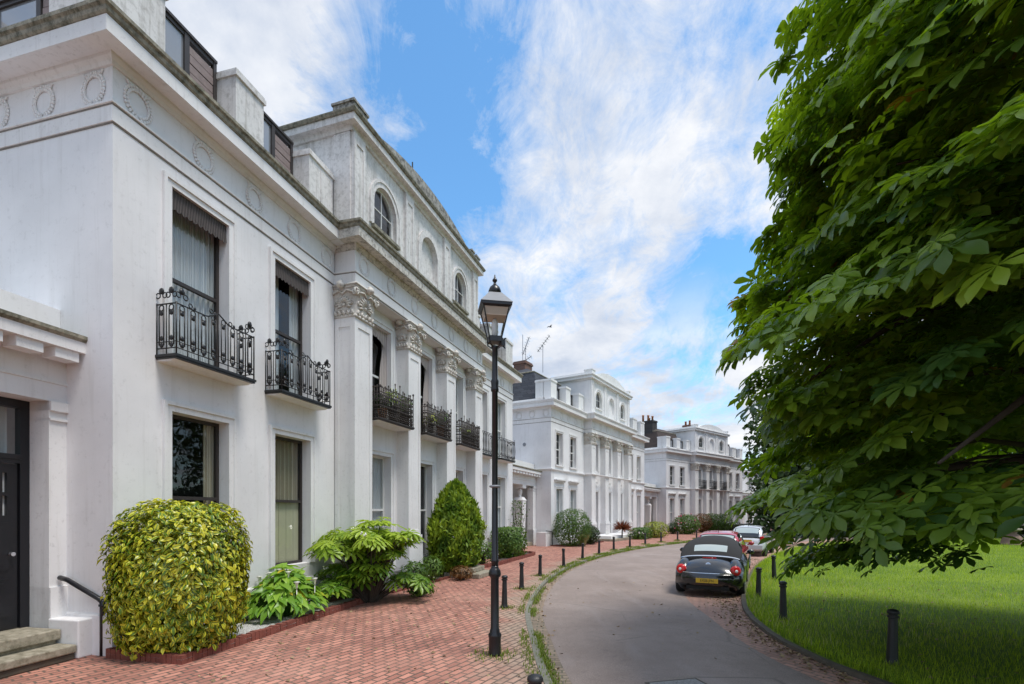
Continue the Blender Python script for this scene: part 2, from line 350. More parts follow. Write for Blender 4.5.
class MB:
    def __init__(s, tr=None): s.v = []; s.f = []; s.tr = tr
    def add(s, vs, fs):
        b = len(s.v)
        s.v += [s.tr(p) if s.tr else Vector(p) for p in vs]
        s.f += [tuple(b + i for i in f) for f in fs]
    def box(s, a0, a1, b0, b1, c0, c1):
        s.add([(a, b, c) for c in (c0, c1) for b in (b0, b1) for a in (a0, a1)],
              [(0, 2, 3, 1), (4, 5, 7, 6), (0, 1, 5, 4), (2, 6, 7, 3), (0, 4, 6, 2), (1, 3, 7, 5)])
    def quad(s, a, b, c, d): s.add([a, b, c, d], [(0, 1, 2, 3)])
    def tube(s, pts, r, n=6, cap=True):
        pts = [Vector(p) for p in pts]; rs = r if isinstance(r, (list, tuple)) else [r] * len(pts)
        vs = []; fs = []; up = None
        for i, p in enumerate(pts):
            t = (pts[min(i + 1, len(pts) - 1)] - pts[max(i - 1, 0)]).normalized()
            ref = Vector((0, 0, 1)) if abs(t.z) < .9 else Vector((1, 0, 0))
            x = t.cross(ref).normalized() if up is None else (up - t * up.dot(t)).normalized()
            up = x; y = t.cross(x)
            for k in range(n):
                a = 2 * PI * k / n; vs.append(p + (x * math.cos(a) + y * math.sin(a)) * rs[i])
        for i in range(len(pts) - 1):
            for k in range(n):
                fs.append((i * n + k, i * n + (k + 1) % n, (i + 1) * n + (k + 1) % n, (i + 1) * n + k))
        if cap: fs.append(tuple(range(n))[::-1]); fs.append(tuple((len(pts) - 1) * n + k for k in range(n)))
        s.add(vs, fs)
    def ring(s, c, u, w, r, tr, n=12, m=5, a0=0, a1=2 * PI):
        c = Vector(c); u = Vector(u); w = Vector(w)
        pts = [c + u * (r * math.cos(a0 + (a1 - a0) * i / n)) + w * (r * math.sin(a0 + (a1 - a0) * i / n)) for i in range(n + 1)]
        s.tube(pts, tr, m)
    def blob(s, c, rx, ry, rz, nu=8, nv=5):
        vs = []; fs = []
        for j in range(nv + 1):
            ph = PI * j / nv
            for i in range(nu):
                a = 2 * PI * i / nu
                vs.append((c[0] + rx * math.sin(ph) * math.cos(a), c[1] + ry * math.sin(ph) * math.sin(a), c[2] - rz * math.cos(ph)))
        for j in range(nv):
            for i in range(nu):
                fs.append((j * nu + i, j * nu + (i + 1) % nu, (j + 1) * nu + (i + 1) % nu, (j + 1) * nu + i))
        s.add(vs, fs)
    def lathe(s, prof, c=(0, 0, 0), n=16, rot=0):
        vs = []; fs = []
        for (r, z) in prof:
            for k in range(n):
                a = 2 * PI * k / n + rot; vs.append((c[0] + r * math.cos(a), c[1] + r * math.sin(a), c[2] + z))
        for j in range(len(prof) - 1):
            for k in range(n):
                fs.append((j * n + k, j * n + (k + 1) % n, (j + 1) * n + (k + 1) % n, (j + 1) * n + k))
        fs.append(tuple(range(n))[::-1]); fs.append(tuple((len(prof) - 1) * n + k for k in range(n)))
        s.add(vs, fs)
    def sweep(s, path, prof, closed_ends=True):
        """profile (offset to the right of travel, z) swept along a plan polyline with mitred corners"""
        n = len(path); dirs = []
        for i in range(n - 1):
            d = Vector((path[i + 1][0] - path[i][0], path[i + 1][1] - path[i][1])).normalized(); dirs.append(d)
        vs = []
        for i, p in enumerate(path):
            if i == 0: m = Vector((dirs[0].y, -dirs[0].x))
            elif i == n - 1: m = Vector((dirs[-1].y, -dirs[-1].x))
            else:
                n1 = Vector((dirs[i - 1].y, -dirs[i - 1].x)); n2 = Vector((dirs[i].y, -dirs[i].x))
                m = (n1 + n2); m = m / max(.3, m.dot(n1))
            for (q, z) in prof: vs.append((p[0] + m.x * q, p[1] + m.y * q, z))
        k = len(prof); fs = []
        for i in range(n - 1):
            for j in range(k - 1): fs.append((i * k + j, (i + 1) * k + j, (i + 1) * k + j + 1, i * k + j + 1))
        if closed_ends: fs.append(tuple(range(k))); fs.append(tuple((n - 1) * k + j for j in range(k)))
        s.add(vs, fs)
    def wall(s, t0, t1, z0, z1, ops, o=0, th=.3, back=True):
        ts = sorted(set([t0, t1] + [x for q in ops for x in q[:2]])); zs = sorted(set([z0, z1] + [x for q in ops for x in q[2:4]]))
        ts = [t for t in ts if t0 <= t <= t1]; zs = [z for z in zs if z0 <= z <= z1]
        def is_open(i, j):
            if i < 0 or j < 0 or i >= len(ts) - 1 or j >= len(zs) - 1: return None
            a = (ts[i] + ts[i + 1]) / 2; c = (zs[j] + zs[j + 1]) / 2
            return any(q[0] < a < q[1] and q[2] < c < q[3] for q in ops)
        for i in range(len(ts) - 1):
            for j in range(len(zs) - 1):
                if is_open(i, j): continue
                a, b, c, d = ts[i], ts[i + 1], zs[j], zs[j + 1]
                s.quad((a, o, c), (b, o, c), (b, o, d), (a, o, d))
                if back: s.quad((a, o - th, c), (b, o - th, c), (b, o - th, d), (a, o - th, d))
                for (di, dj, e0, e1) in ((-1, 0, (a, c), (a, d)), (1, 0, (b, c), (b, d)), (0, -1, (a, c), (b, c)), (0, 1, (a, d), (b, d))):
                    if is_open(i + di, j + dj) is not False:
                        s.quad((e0[0], o, e0[1]), (e1[0], o, e1[1]), (e1[0], o - th, e1[1]), (e0[0], o - th, e0[1]))
        for q in ops:
            if len(q) > 4:
                r = (q[1] - q[0]) / 2; cx = (q[0] + q[1]) / 2; zc = q[3] - r; n = 14
                P = [(cx - r * math.cos(PI * i / n), zc + r * math.sin(PI * i / n)) for i in range(n + 1)]
                for i in range(n):
                    (a, b), (c, d) = P[i], P[i + 1]
                    if q[3] - min(b, d) > 1e-4:
                        s.quad((a, o, b), (c, o, d), (c, o, q[3]), (a, o, q[3]))
                    s.quad((a, o, b), (c, o, d), (c, o - th, d), (a, o - th, b))
    def build(s, name, mat, parent=None, smooth=False, recalc=True, off=None, bevel=0):
        me = bpy.data.meshes.new(name)
        o = bpy.data.objects.new(name, me); COL.objects.link(o)
        base = Vector((0, 0, 0))
        if parent is not None:
            base = off if off is not None else world_off(parent)
            o.parent = parent
        me.from_pydata([v - base for v in s.v], [], s.f)
        if recalc:
            bm = bmesh.new(); bm.from_mesh(me)
            bmesh.ops.remove_doubles(bm, verts=bm.verts, dist=1e-5)
            bmesh.ops.recalc_face_normals(bm, faces=bm.faces); bm.to_mesh(me); bm.free()
        me.materials.append(mat)
        if smooth: me.shade_smooth()
        if bevel:
            b = o.modifiers.new('soft_edge', 'BEVEL'); b.width = bevel; b.segments = 2; b.limit_method = 'ANGLE'; b.angle_limit = R(40)
        return o

def world_off(p):
    v = Vector((0, 0, 0))
    while p is not None:
        v += p.location; p = p.parent
    return v

def inst_mesh(name, tv, tf, T, P, mat, parent=None, rnd=None, uv=None, smooth=False):
    """many copies of a small leaf template baked in one mesh"""
    tv = np.asarray(tv, float); tf = np.asarray(tf, int); n = len(P); k = len(tv); m = len(tf)
    V = np.einsum('nij,kj->nki', T, tv) + P[:, None, :]
    F = (tf[None] + (np.arange(n) * k)[:, None, None]).reshape(-1)
    me = bpy.data.meshes.new(name); me.vertices.add(n * k)
    me.vertices.foreach_set('co', V.reshape(-1).astype(np.float32))
    me.loops.add(n * m * 3); me.loops.foreach_set('vertex_index', F.astype(np.int32))
    me.polygons.add(n * m); me.polygons.foreach_set('loop_start', (np.arange(n * m) * 3).astype(np.int32))
    me.update(calc_edges=True)
    at = me.attributes.new('rnd', 'FLOAT', 'POINT')
    r = RNG.random(n) if rnd is None else np.asarray(rnd)
    at.data.foreach_set('value', np.repeat(r, k).astype(np.float32))
    if uv is not None:
        ul = me.uv_layers.new(name='UVMap'); uv = np.asarray(uv, float)
        ul.data.foreach_set('uv', np.tile(uv[tf.reshape(-1)], (n, 1)).reshape(-1).astype(np.float32))
    me.materials.append(mat); me.validate()
    if smooth: me.shade_smooth()
    o = bpy.data.objects.new(name, me); COL.objects.link(o)
    if parent is not None: o.parent = parent
    return o

def frames(nrm, head, scale):
    """columns: side, heading, normal"""
    nrm = nrm / np.linalg.norm(nrm, axis=1, keepdims=True)
    h = head - nrm * np.sum(head * nrm, axis=1, keepdims=True)
    h = h / np.maximum(1e-6, np.linalg.norm(h, axis=1, keepdims=True)); s = np.cross(h, nrm)
    return np.stack([s, h, nrm], axis=2) * np.asarray(scale)[:, None, None]

def rdir(n):
    v = RNG.normal(size=(n, 3)); return v / np.linalg.norm(v, axis=1, keepdims=True)

# leaf templates -----------------------------------------------------
def t_leaf(w=.35, fold=.12, droop=.15):
    v = [(0, 0, 0), (-w * .75, .3, fold * .6), (w * .75, .3, fold * .6), (0, .35, 0), (-w, .6, fold * .6 - droop * .3), (w, .6, fold * .6 - droop * .3), (0, .65, -droop * .3), (0, 1, -droop)]
    f = [(0, 3, 1), (0, 2, 3), (1, 3, 6), (1, 6, 4), (3, 2, 5), (3, 5, 6), (4, 6, 7), (6, 5, 7)]
    uv = [(.5, 0), (.08, .3), (.92, .3), (.5, .35), (.0, .6), (1, .6), (.5, .65), (.5, 1)]
    return v, f, uv
def t_palm(n=7, spread=150, wid=.19, droop=.22, base=.0, lens=None):
    V = []; F = []
    for i in range(n):
        a = R(-spread + 2 * spread * i / (n - 1)); L = (lens[i] if lens else 1 - .38 * abs(a) / R(spread))
        ca, sa = math.cos(a), math.sin(a)
        loc = [(0, base, 0), (-wid * .42, .36, .03), (wid * .42, .36, .03), (0, .4, -.01), (-wid * .93, .66, 0), (wid * .93, .66, 0), (0, .7, -.05), (-wid * .80, .86, -.06), (wid * .80, .86, -.06), (0, .88, -.11), (-wid * .25, .98, -droop * .8), (wid * .25, .98, -droop * .8), (0, 1.04, -droop)]
        b = len(V)
        for (x, y, z) in loc:
            x *= L; y *= L; V.append((x * ca + y * sa, -x * sa + y * ca, z * L))
        F += [tuple(b + q for q in t) for t in ((0, 3, 1), (0, 2, 3), (1, 3, 6), (1, 6, 4), (3, 2, 5), (3, 5, 6), (4, 6, 9), (4, 9, 7), (6, 5, 8), (6, 8, 9), (7, 9, 10), (9, 8, 11), (9, 12, 10), (9, 11, 12))]
    return V, F
QUAD = ([(-.5, 0, 0), (.5, 0, 0), (.42, 1, -.1), (-.42, 1, -.1)], [(0, 1, 2), (0, 2, 3)])
BLADE = ([(-.06, 0, 0), (.06, 0, 0), (.05, .55, .06), (-.05, .55, .06), (0, 1, .22)], [(0, 1, 2), (0, 2, 3), (3, 2, 4)])
EXPO = 1.14; SUNE = 1.5; SUNA = 18.0; SKYTINT = (.56, .85, .96)
SKY_LOBES = [((-0.202, 1.0, 0.796), 13, -0.135), ((-0.123, 1.0, 0.618), 8, -0.09), ((0.402, 1.0, 0.4), 9, -0.17), ((-0.578, 1.0, 0.935), 12, 0.15), ((0.174, 1.0, 0.776), 12, 0.04), ((0.253, 1.0, 0.301), 12, 0.04), ((0.095, 1.0, 0.44), 10, 0.03)]   # (direction, width in degrees, more or less cloud)
# ------------------------------------------------------------------ house pieces
def window(root, fr, t0, t1, z0, z1, o=0, frame='darkwood', bars=(1, 1), rail=True, arch=False, fw=.06, hang=None, pelmet=None,
           architrave='trim', aw=.16, sill=False, rec=.2, blank=False, hood=False):
    oo = o - rec; w = MB(fr); W = t1 - t0; r = W / 2; zs = z1 - r if arch else z1
    w.box(t0, t0 + fw, oo - .06, oo, z0, zs); w.box(t1 - fw, t1, oo - .06, oo, z0, zs)
    w.box(t0 + fw, t1 - fw, oo - .062, oo + .002, z0, z0 + fw)
    if not arch: w.box(t0 + fw, t1 - fw, oo - .062, oo + .002, z1 - fw, z1)
    else:
        n = 14
        for i in range(n):
            a, b = PI * i / n, PI * (i + 1) / n; ri = r - fw; c = t0 + r
            q = [(c - R_ * math.cos(x), y, zs + R_ * math.sin(x)) for y in (oo - .06, oo) for (R_, x) in ((r, a), (r, b), (ri, b), (ri, a))]
            w.add(q, [(0, 1, 2, 3), (4, 7, 6, 5), (3, 2, 6, 7)])
    zm = z0 + (z1 - z0) * .5
    if rail: w.box(t0 + fw, t1 - fw, oo - .055, oo + .006, zm - .03, zm + .03)
    bw = .022
    for i in range(1, bars[0]):
        x = t0 + W * i / bars[0]; w.box(x - bw / 2, x + bw / 2, oo - .045, oo - .008, z0 + fw, z1 - fw)
    for j in range(1, bars[1]):
        z = z0 + (z1 - z0) * j / bars[1]
        if rail and abs(z - zm) < .05: continue
        w.box(t0 + fw, t1 - fw, oo - .044, oo - .009, z - bw / 2, z + bw / 2)
    f = w.build('window', M[frame], root)
    g = MB(fr)
    if arch:
        n = 14; c = t0 + r; ri = r - fw * .5
        vs = [(t0 + fw * .5, oo - .03, z0 + fw * .5), (t1 - fw * .5, oo - .03, z0 + fw * .5)] + [(c + ri * math.cos(PI * i / n), oo - .03, zs + ri * math.sin(PI * i / n)) for i in range(n + 1)]
        g.add(vs, [tuple(range(len(vs)))])
    else: g.quad((t0 + fw * .5, oo - .03, z0 + fw * .5), (t1 - fw * .5, oo - .03, z0 + fw * .5), (t1 - fw * .5, oo - .03, z1 - fw * .5), (t0 + fw * .5, oo - .03, z1 - fw * .5))
    g.build('pane', M['glass'], f)
    def folds(mb, a, b, c, d, oc, amp=.03, k=9):
        n = int(max(6, (b - a) * 40))
        for i in range(n):
            x0 = a + (b - a) * i / n; x1 = a + (b - a) * (i + 1) / n
            y0 = oc + amp * math.sin(k * 2 * PI * (x0 - a)); y1 = oc + amp * math.sin(k * 2 * PI * (x1 - a))
            mb.quad((x0, y0, c), (x1, y1, c), (x1, y1, d), (x0, y0, d))
    oc = oo - .10
    if hang == 'net':
        m = MB(fr); folds(m, t0, t1, z0, z1, oc); m.build('net_curtain', M['net'], f, True)
    elif hang == 'netgap':
        m = MB(fr); folds(m, t0, t0 + W * .42, z0, z1, oc); folds(m, t0 + W * .72, t1, z0, z1, oc); m.build('net_curtain', M['net'], f, True)
    elif hang == 'side':
        m = MB(fr); folds(m, t1 - .26, t1 + .1, z0, z1, oc); m.build('curtain', M['cream'], f, True)
    elif hang == 'sides':
        m = MB(fr); folds(m, t1 - W * .38, t1 + .05, z0, z1, oc); folds(m, t0 - .05, t0 + W * .3, z0, z1, oc); m.build('curtain', M['net'], f, True)
    elif hang == 'shutter':
        m = MB(fr); folds(m, t0 + .25, t1, zm, z1, oc - .05, .05, 7); m.build('curtain', M['cream'], f, True)
        m = MB(fr)
        for i in range(5):
            a = t0 + W * i / 5; m.box(a + .006, a + W / 5 - .006, oc, oc + .03, z0, zm)
        m.build('shutter', M['panel'], f)
    elif hang == 'swag':
        m = MB(fr); n = 16
        for i in range(n):
            a, b = t0 + W * i / n, t0 + W * (i + 1) / n
            dz = lambda x: .22 + .30 * (abs((x - t0) / W - .5) * 2) ** 2 + .05 * abs(math.sin(9 * PI * (x - t0) / W))
            m.quad((a, oo + .09, z1), (b, oo + .09, z1), (b, oo + .07, z1 - dz(b)), (a, oo + .07, z1 - dz(a)))
        for i in range(10):
            q = i / 10; q1 = (i + 1) / 10; za, zb = z1 - .3 - 2.0 * q, z1 - .3 - 2.0 * q1
            wa, wb = .12 + .22 * math.sin(PI * q * .8), .12 + .22 * math.sin(PI * q1 * .8)
            m.quad((t1 - wa, oo + .05, za), (t1, oo + .08, za), (t1, oo + .08, zb), (t1 - wb, oo + .05, zb))
        m.build('swagged_curtain', M['swag'], f, recalc=False)
    if pelmet:
        m = MB(fr); n = 44
        for i in range(n):
            a, b = t0 + .01 + (W - .02) * i / n, t0 + .01 + (W - .02) * (i + 1) / n
            s = lambda x: .30 + .05 * abs(math.sin(PI * (x - t0) / W * 11))
            m.quad((a, o - .03, z1), (b, o - .03, z1), (b, o - .02, z1 - s(b)), (a, o - .02, z1 - s(a)))
        m.box(t0 + .008, t1 - .008, o - .14, o - .035, z1 - .10, z1 - .005)
        m.build('pelmet', M['pelmet'], f, recalc=False)
    if architrave:
        m = MB(fr)
        for (e0, e1, pr) in ((0, aw * .62, .03), (aw * .62, aw, .055)):
            if arch:
                n = 14; c = t0 + r
                for i in range(n):
                    a, b = PI * i / n, PI * (i + 1) / n
                    q = [(c - (r + e) * math.cos(x), y, zs + (r + e) * math.sin(x)) for y in (o - .01, o + pr) for (e, x) in ((e1, a), (e1, b), (e0, b), (e0, a))]
                    m.add(q, [(4, 7, 6, 5), (3, 2, 6, 7), (0, 4, 5, 1)])
                m.box(t0 - e1, t0 - e0, o - .01, o + pr, z0, zs); m.box(t1 + e0, t1 + e1, o - .01, o + pr, z0, zs)
            else:
                m.box(t0 - e1, t0 - e0, o - .01, o + pr, z0, z1 + e0); m.box(t1 + e0, t1 + e1, o - .01, o + pr, z0, z1 + e0)
                m.box(t0 - e1, t1 + e1, o - .012, o + pr, z1 + e0, z1 + e1)
        m.build('architrave', M[architrave], f)
    if hood:
        m = MB(fr); m.box(t0 - .28, t1 + .28, o - .02, o + .22, z1 + .52, z1 + .60); m.box(t0 - .22, t1 + .22, o - .02, o + .12, z1 + .42, z1 + .518)
        m.build('hood_moulding', M['trim'], f)
    if sill:
        m = MB(fr); m.box(t0 - .1, t1 + .1, o - .2, o + .10, z0 - .09, z0 - .003); m.build('sill', M[sill], f)
    return f

def railing_panel(m, p0, p1, h, style, z):
    """iron work between two plan points in the frame of m.tr"""
    L = math.hypot(p1[0] - p0[0], p1[1] - p0[1]); ux, uy = (p1[0] - p0[0]) / L, (p1[1] - p0[1]) / L
    P = lambda s, q: (p0[0] + ux * s, p0[1] + uy * s, z + q)
    U = (ux, uy, 0); Wz = (0, 0, 1)
    def vb(s, a, b, r=.013): m.tube([P(s, a), P(s, b)], r, 5)
    def blob(s, q, r): m.blob(P(s, q), r * (.35 + .65 * abs(ux)), r * (.35 + .65 * abs(uy)), r, 7, 4)
    def rg(s, q, r, tr=.011, a0=0, a1=2 * PI):
        c = P(s, q); n = 10
        m.tube([(c[0] + ux * r * math.cos(a0 + (a1 - a0) * i / n), c[1] + uy * r * math.cos(a0 + (a1 - a0) * i / n), c[2] + r * math.sin(a0 + (a1 - a0) * i / n)) for i in range(n + 1)], tr, 4)
    if style == 'scroll':
        n = max(1, round(L / .20)); w = L / n
        top = lambda s: h * (.80 + .13 * max(0, 1 - abs(s / L - .5) * 7)) if L > 1 else h * .80
        m.tube([P(0, .10), P(L, .10)], .010, 5)
        m.tube([P(L * i / 24, top(L * i / 24)) for i in range(25)], .012, 5)
        m.tube([P(0, .20), P(L, .20)], .007, 4)
        for i in range(n + 1):
            s = w * i; vb(s, 0, top(s) + (.02 if i in (0, n) else 0), .014 if i in (0, n) else .009)
        for i in range(n):
            s = w * (i + .5); end = (i in (0, n - 1)) or L < 1
            tall = h if end else top(s)
            vb(s - .045, .15, top(s) - .08, .010); vb(s + .045, .15, top(s) - .08, .010)
            for q in (.15, .26): blob(s, q, .043)
            blob(s, top(s) - .14, .045); rg(s, top(s) - .06, .045)
            if end or (n % 2 and i == n // 2):
                blob(s, h + .01, .055); rg(s - .065, h - .06, .042); rg(s + .065, h - .06, .042)
            elif i % 2: rg(s - .05, top(s) + .045, .035); blob(s + .03, top(s) + .03, .03)
    elif style == 'lyre':
        n = max(2, round(L / .085)); w = L / n
        for q in (.05, .22, h * .74): m.tube([P(0, q), P(L, q)], .012, 4)
        for i in range(n + 1):
            s = w * i; tall = h * (1.0 if i % 3 == 0 else .9); tall *= random.uniform(.88, 1.12); vb(s, 0, tall, .014); blob(s, tall, .036)
            if i < n:
                rg(s + w / 2, .13, .038, .013); rg(s + w / 2, h * .5, .036, .013); rg(s + w / 2, h * .80 + .04, .034, .012, 0, PI); blob(s + w / 2, h * .34, .030); blob(s + w / 2, h * .66, .030)
    elif style == 'loop':
        n = max(2, round(L / .17)); w = L / n
        for q in (.06, h * .93): m.tube([P(0, q), P(L, q)], .013, 4)
        for i in range(n):
            s = w * (i + .5); k = 12
            m.tube([P(s + w * .62 * math.cos(2 * PI * j / k), h * .5 + h * .40 * math.sin(2 * PI * j / k)) for j in range(k + 1)], .012, 4)
        for i in range(n + 1): vb(w * i, 0, h * (1.04 if i in (0, n) else .2), .012)
    else:
        n = max(2, round(L / .11)); w = L / n
        for q in (.05, h * .97): m.tube([P(0, q), P(L, q)], .018, 4)
        for i in range(n + 1): vb(w * i, 0, h, .012)
        for i in range(n): rg(w * (i + .5), h * .25, .05, .010); rg(w * (i + .5), h * .75, .05, .010)

def balcony(root, fr, t0, t1, o=0, z=4.58, pr=.42, h=1.0, style='scroll', iron='iron'):
    m = MB(fr)
    prof = [(0, z - .085), (pr - .16, z - .085), (pr - .08, z - .06), (pr - .05, z - .032), (0, z - .032)]
    m.add([(t, o + q, zz) for t in (t0 + .04, t1 - .04) for (q, zz) in prof], [(0, 1, 2, 3, 4), (9, 8, 7, 6, 5)] + [(i, (i + 1) % 5, 5 + (i + 1) % 5, 5 + i) for i in range(5)])
    b = m.build('balcony', M['trim'], root)
    m = MB(fr); m.box(t0, t1, o - .01, o + pr, z - .030, z + .012); m.box(t0 + .015, t1 - .015, o - .01, o + pr - .015, z - .058, z - .032)
    m.build('slab_edge', M['iron' if iron == 'iron' else 'rust'], b)
    m = MB(fr); e = .03; pts = [(t0 + e, o), (t0 + e, o + pr - e), (t1 - e, o + pr - e), (t1 - e, o)]
    for a, c in zip(pts, pts[1:]): railing_panel(m, a, c, h, style, z + .01)
    m.build('railing', M[iron], b, True)
    return b

def capital(root, pil, fr, t0, t1, ob, of, z0, z1):
    m = MB(fr); H = z1 - z0; W = t1 - t0; ct = (t0 + t1) / 2
    n = 6
    prev = None
    for i in range(n):
        q0, q1 = i / n, (i + 1) / n; g0 = .01 + .07 * q0 ** 2; g1 = .01 + .07 * q1 ** 2
        vs = [(t0 - g, ob, z) if k == 0 else (t0 - g, of + g, z) if k == 1 else (t1 + g, of + g, z) if k == 2 else (t1 + g, ob, z)
              for (g, z) in ((g0, z0 + H * .86 * q0), (g1, z0 + H * .86 * q1)) for k in range(4)]
        m.add(vs, [(0, 1, 5, 4), (1, 2, 6, 5), (2, 3, 7, 6)])
    m.box(t0 - .10, t1 + .10, ob, of + .10, z1 - .10, z1 - .045); m.box(t0 - .07, t1 + .07, ob, of + .07, z1 - .145, z1 - .10)
    m.box(t0 - .13, t1 + .13, ob, of + .13, z1 - .045, z1 - .002)
    m.box(t0 - .035, t1 + .035, ob, of + .035, z0 - .035, z0 + .03)
    def face(org, U, Wd, width):
        U = Vector(U); Wd = Vector(Wd); Z = Vector((0, 0, 1)); org = Vector(org)
        at = lambda u, z, w=0: org + U * u + Z * z + Wd * (w + .01 + .07 * (z / (H * .86)) ** 2)
        c = at(0, H * .34, .01)
        for k in range(11):                                   # palmette
            a = R(-105 + 21 * k); L = width * .36
            p0 = at(math.sin(a) * L * .25, H * .36 + math.cos(a) * L * .25, .012); p1 = at(math.sin(a) * L * .7, H * .36 + math.cos(a) * L * .7, .035); p2 = at(math.sin(a) * L, H * .36 + math.cos(a) * L, .012)
            m.tube([p0, p1, p2], [.010, .030, .014], 5)
        m.blob(at(0, H * .36, .02), .045, .045, .045)
        for s in (-1, 1):                                     # lower scrolls
            for (u, z, r) in ((.16, .15, .055), (.36, .13, .05), (.37, .42, .045)):
                m.ring(at(s * width * u, H * z, .02), U, Z, r, .015, 9, 4)
                m.blob(at(s * width * u, H * z, .02), .02, .02, .02, 6, 4)
        for k in range(5):
            u = (-2 + k) * width * .21; m.tube([at(u, .02, .01), at(u, H * .10, .03), at(u, H * .17, .06)], [.035, .04, .012], 5)
        m.tube([at(-width * .46, H * .72, .04), at(-width * .2, H * .80, .03), at(0, H * .70, .03), at(width * .2, H * .80, .03), at(width * .46, H * .72, .04)], .024, 5)
        m.blob(at(0, H * .93, .10), .10, .10, .085); m.blob(at(0, H * 1.02, .07), .06, .06, .05)
    face((ct, of, z0), (1, 0, 0), (0, 1, 0), W)
    if of - ob > .3: face((t0, (ob + of) / 2, z0), (0, 1, 0), (-1, 0, 0), of - ob)
    for (x, y) in ((t0 - .06, of + .06), (t1 + .06, of + .06)):  # corner volutes
        sg = -1 if x < ct else 1
        for (U, off) in (((1, 0, 0), (0, .02, 0)), ((0, 1, 0), (sg * .02, 0, 0))):
            m.ring((x + off[0], y + off[1], z0 + H * .74), U, (0, 0, 1), .075, .026, 11, 5); m.ring((x + off[0], y + off[1], z0 + H * .74), U, (0, 0, 1), .032, .02, 8, 4)
        m.tube([(x - sg * .18, y - .02, z0 + H * .62), (x - sg * .08, y + .02, z0 + H * .84), (x, y, z0 + H * .84)], [.02, .035, .03], 5)
    return m.build('capital', M['carved'], pil, True)

WREATH = None
def wreath(root, fr, t, z, o):
    global WREATH
    if WREATH is None:
        m = MB()
        for sgn in (-1, 1):
            for k in range(13):
                a = R(-78 + 13.4 * k); r = .19; x = sgn * r * math.cos(a); zz = r * math.sin(a) * 1.1
                for e in (-.022, .022):
                    m.blob((x + sgn * e * math.cos(a), 0, zz + e * math.sin(a)), .024, .020, .030, 6, 4)
        m.tube([(-.16, .0, .20), (-.07, .01, .235), (0, .02, .215), (.07, .01, .235), (.16, .0, .20)], .016, 5)
        m.tube([(-.16, 0, .20), (-.19, 0, .25)], .014, 5); m.tube([(.16, 0, .20), (.19, 0, .25)], .014, 5)
        o_ = m.build('wreath', M['trim']); WREATH = o_.data; bpy.data.objects.remove(o_)
    w = bpy.data.objects.new('wreath', WREATH); COL.objects.link(w); w.parent = root
    p = fr((t, o, z)) - world_off(root); w.location = p
    w.rotation_euler = (0, 0, math.atan2(fr.d[1], fr.d[0]))
    return w

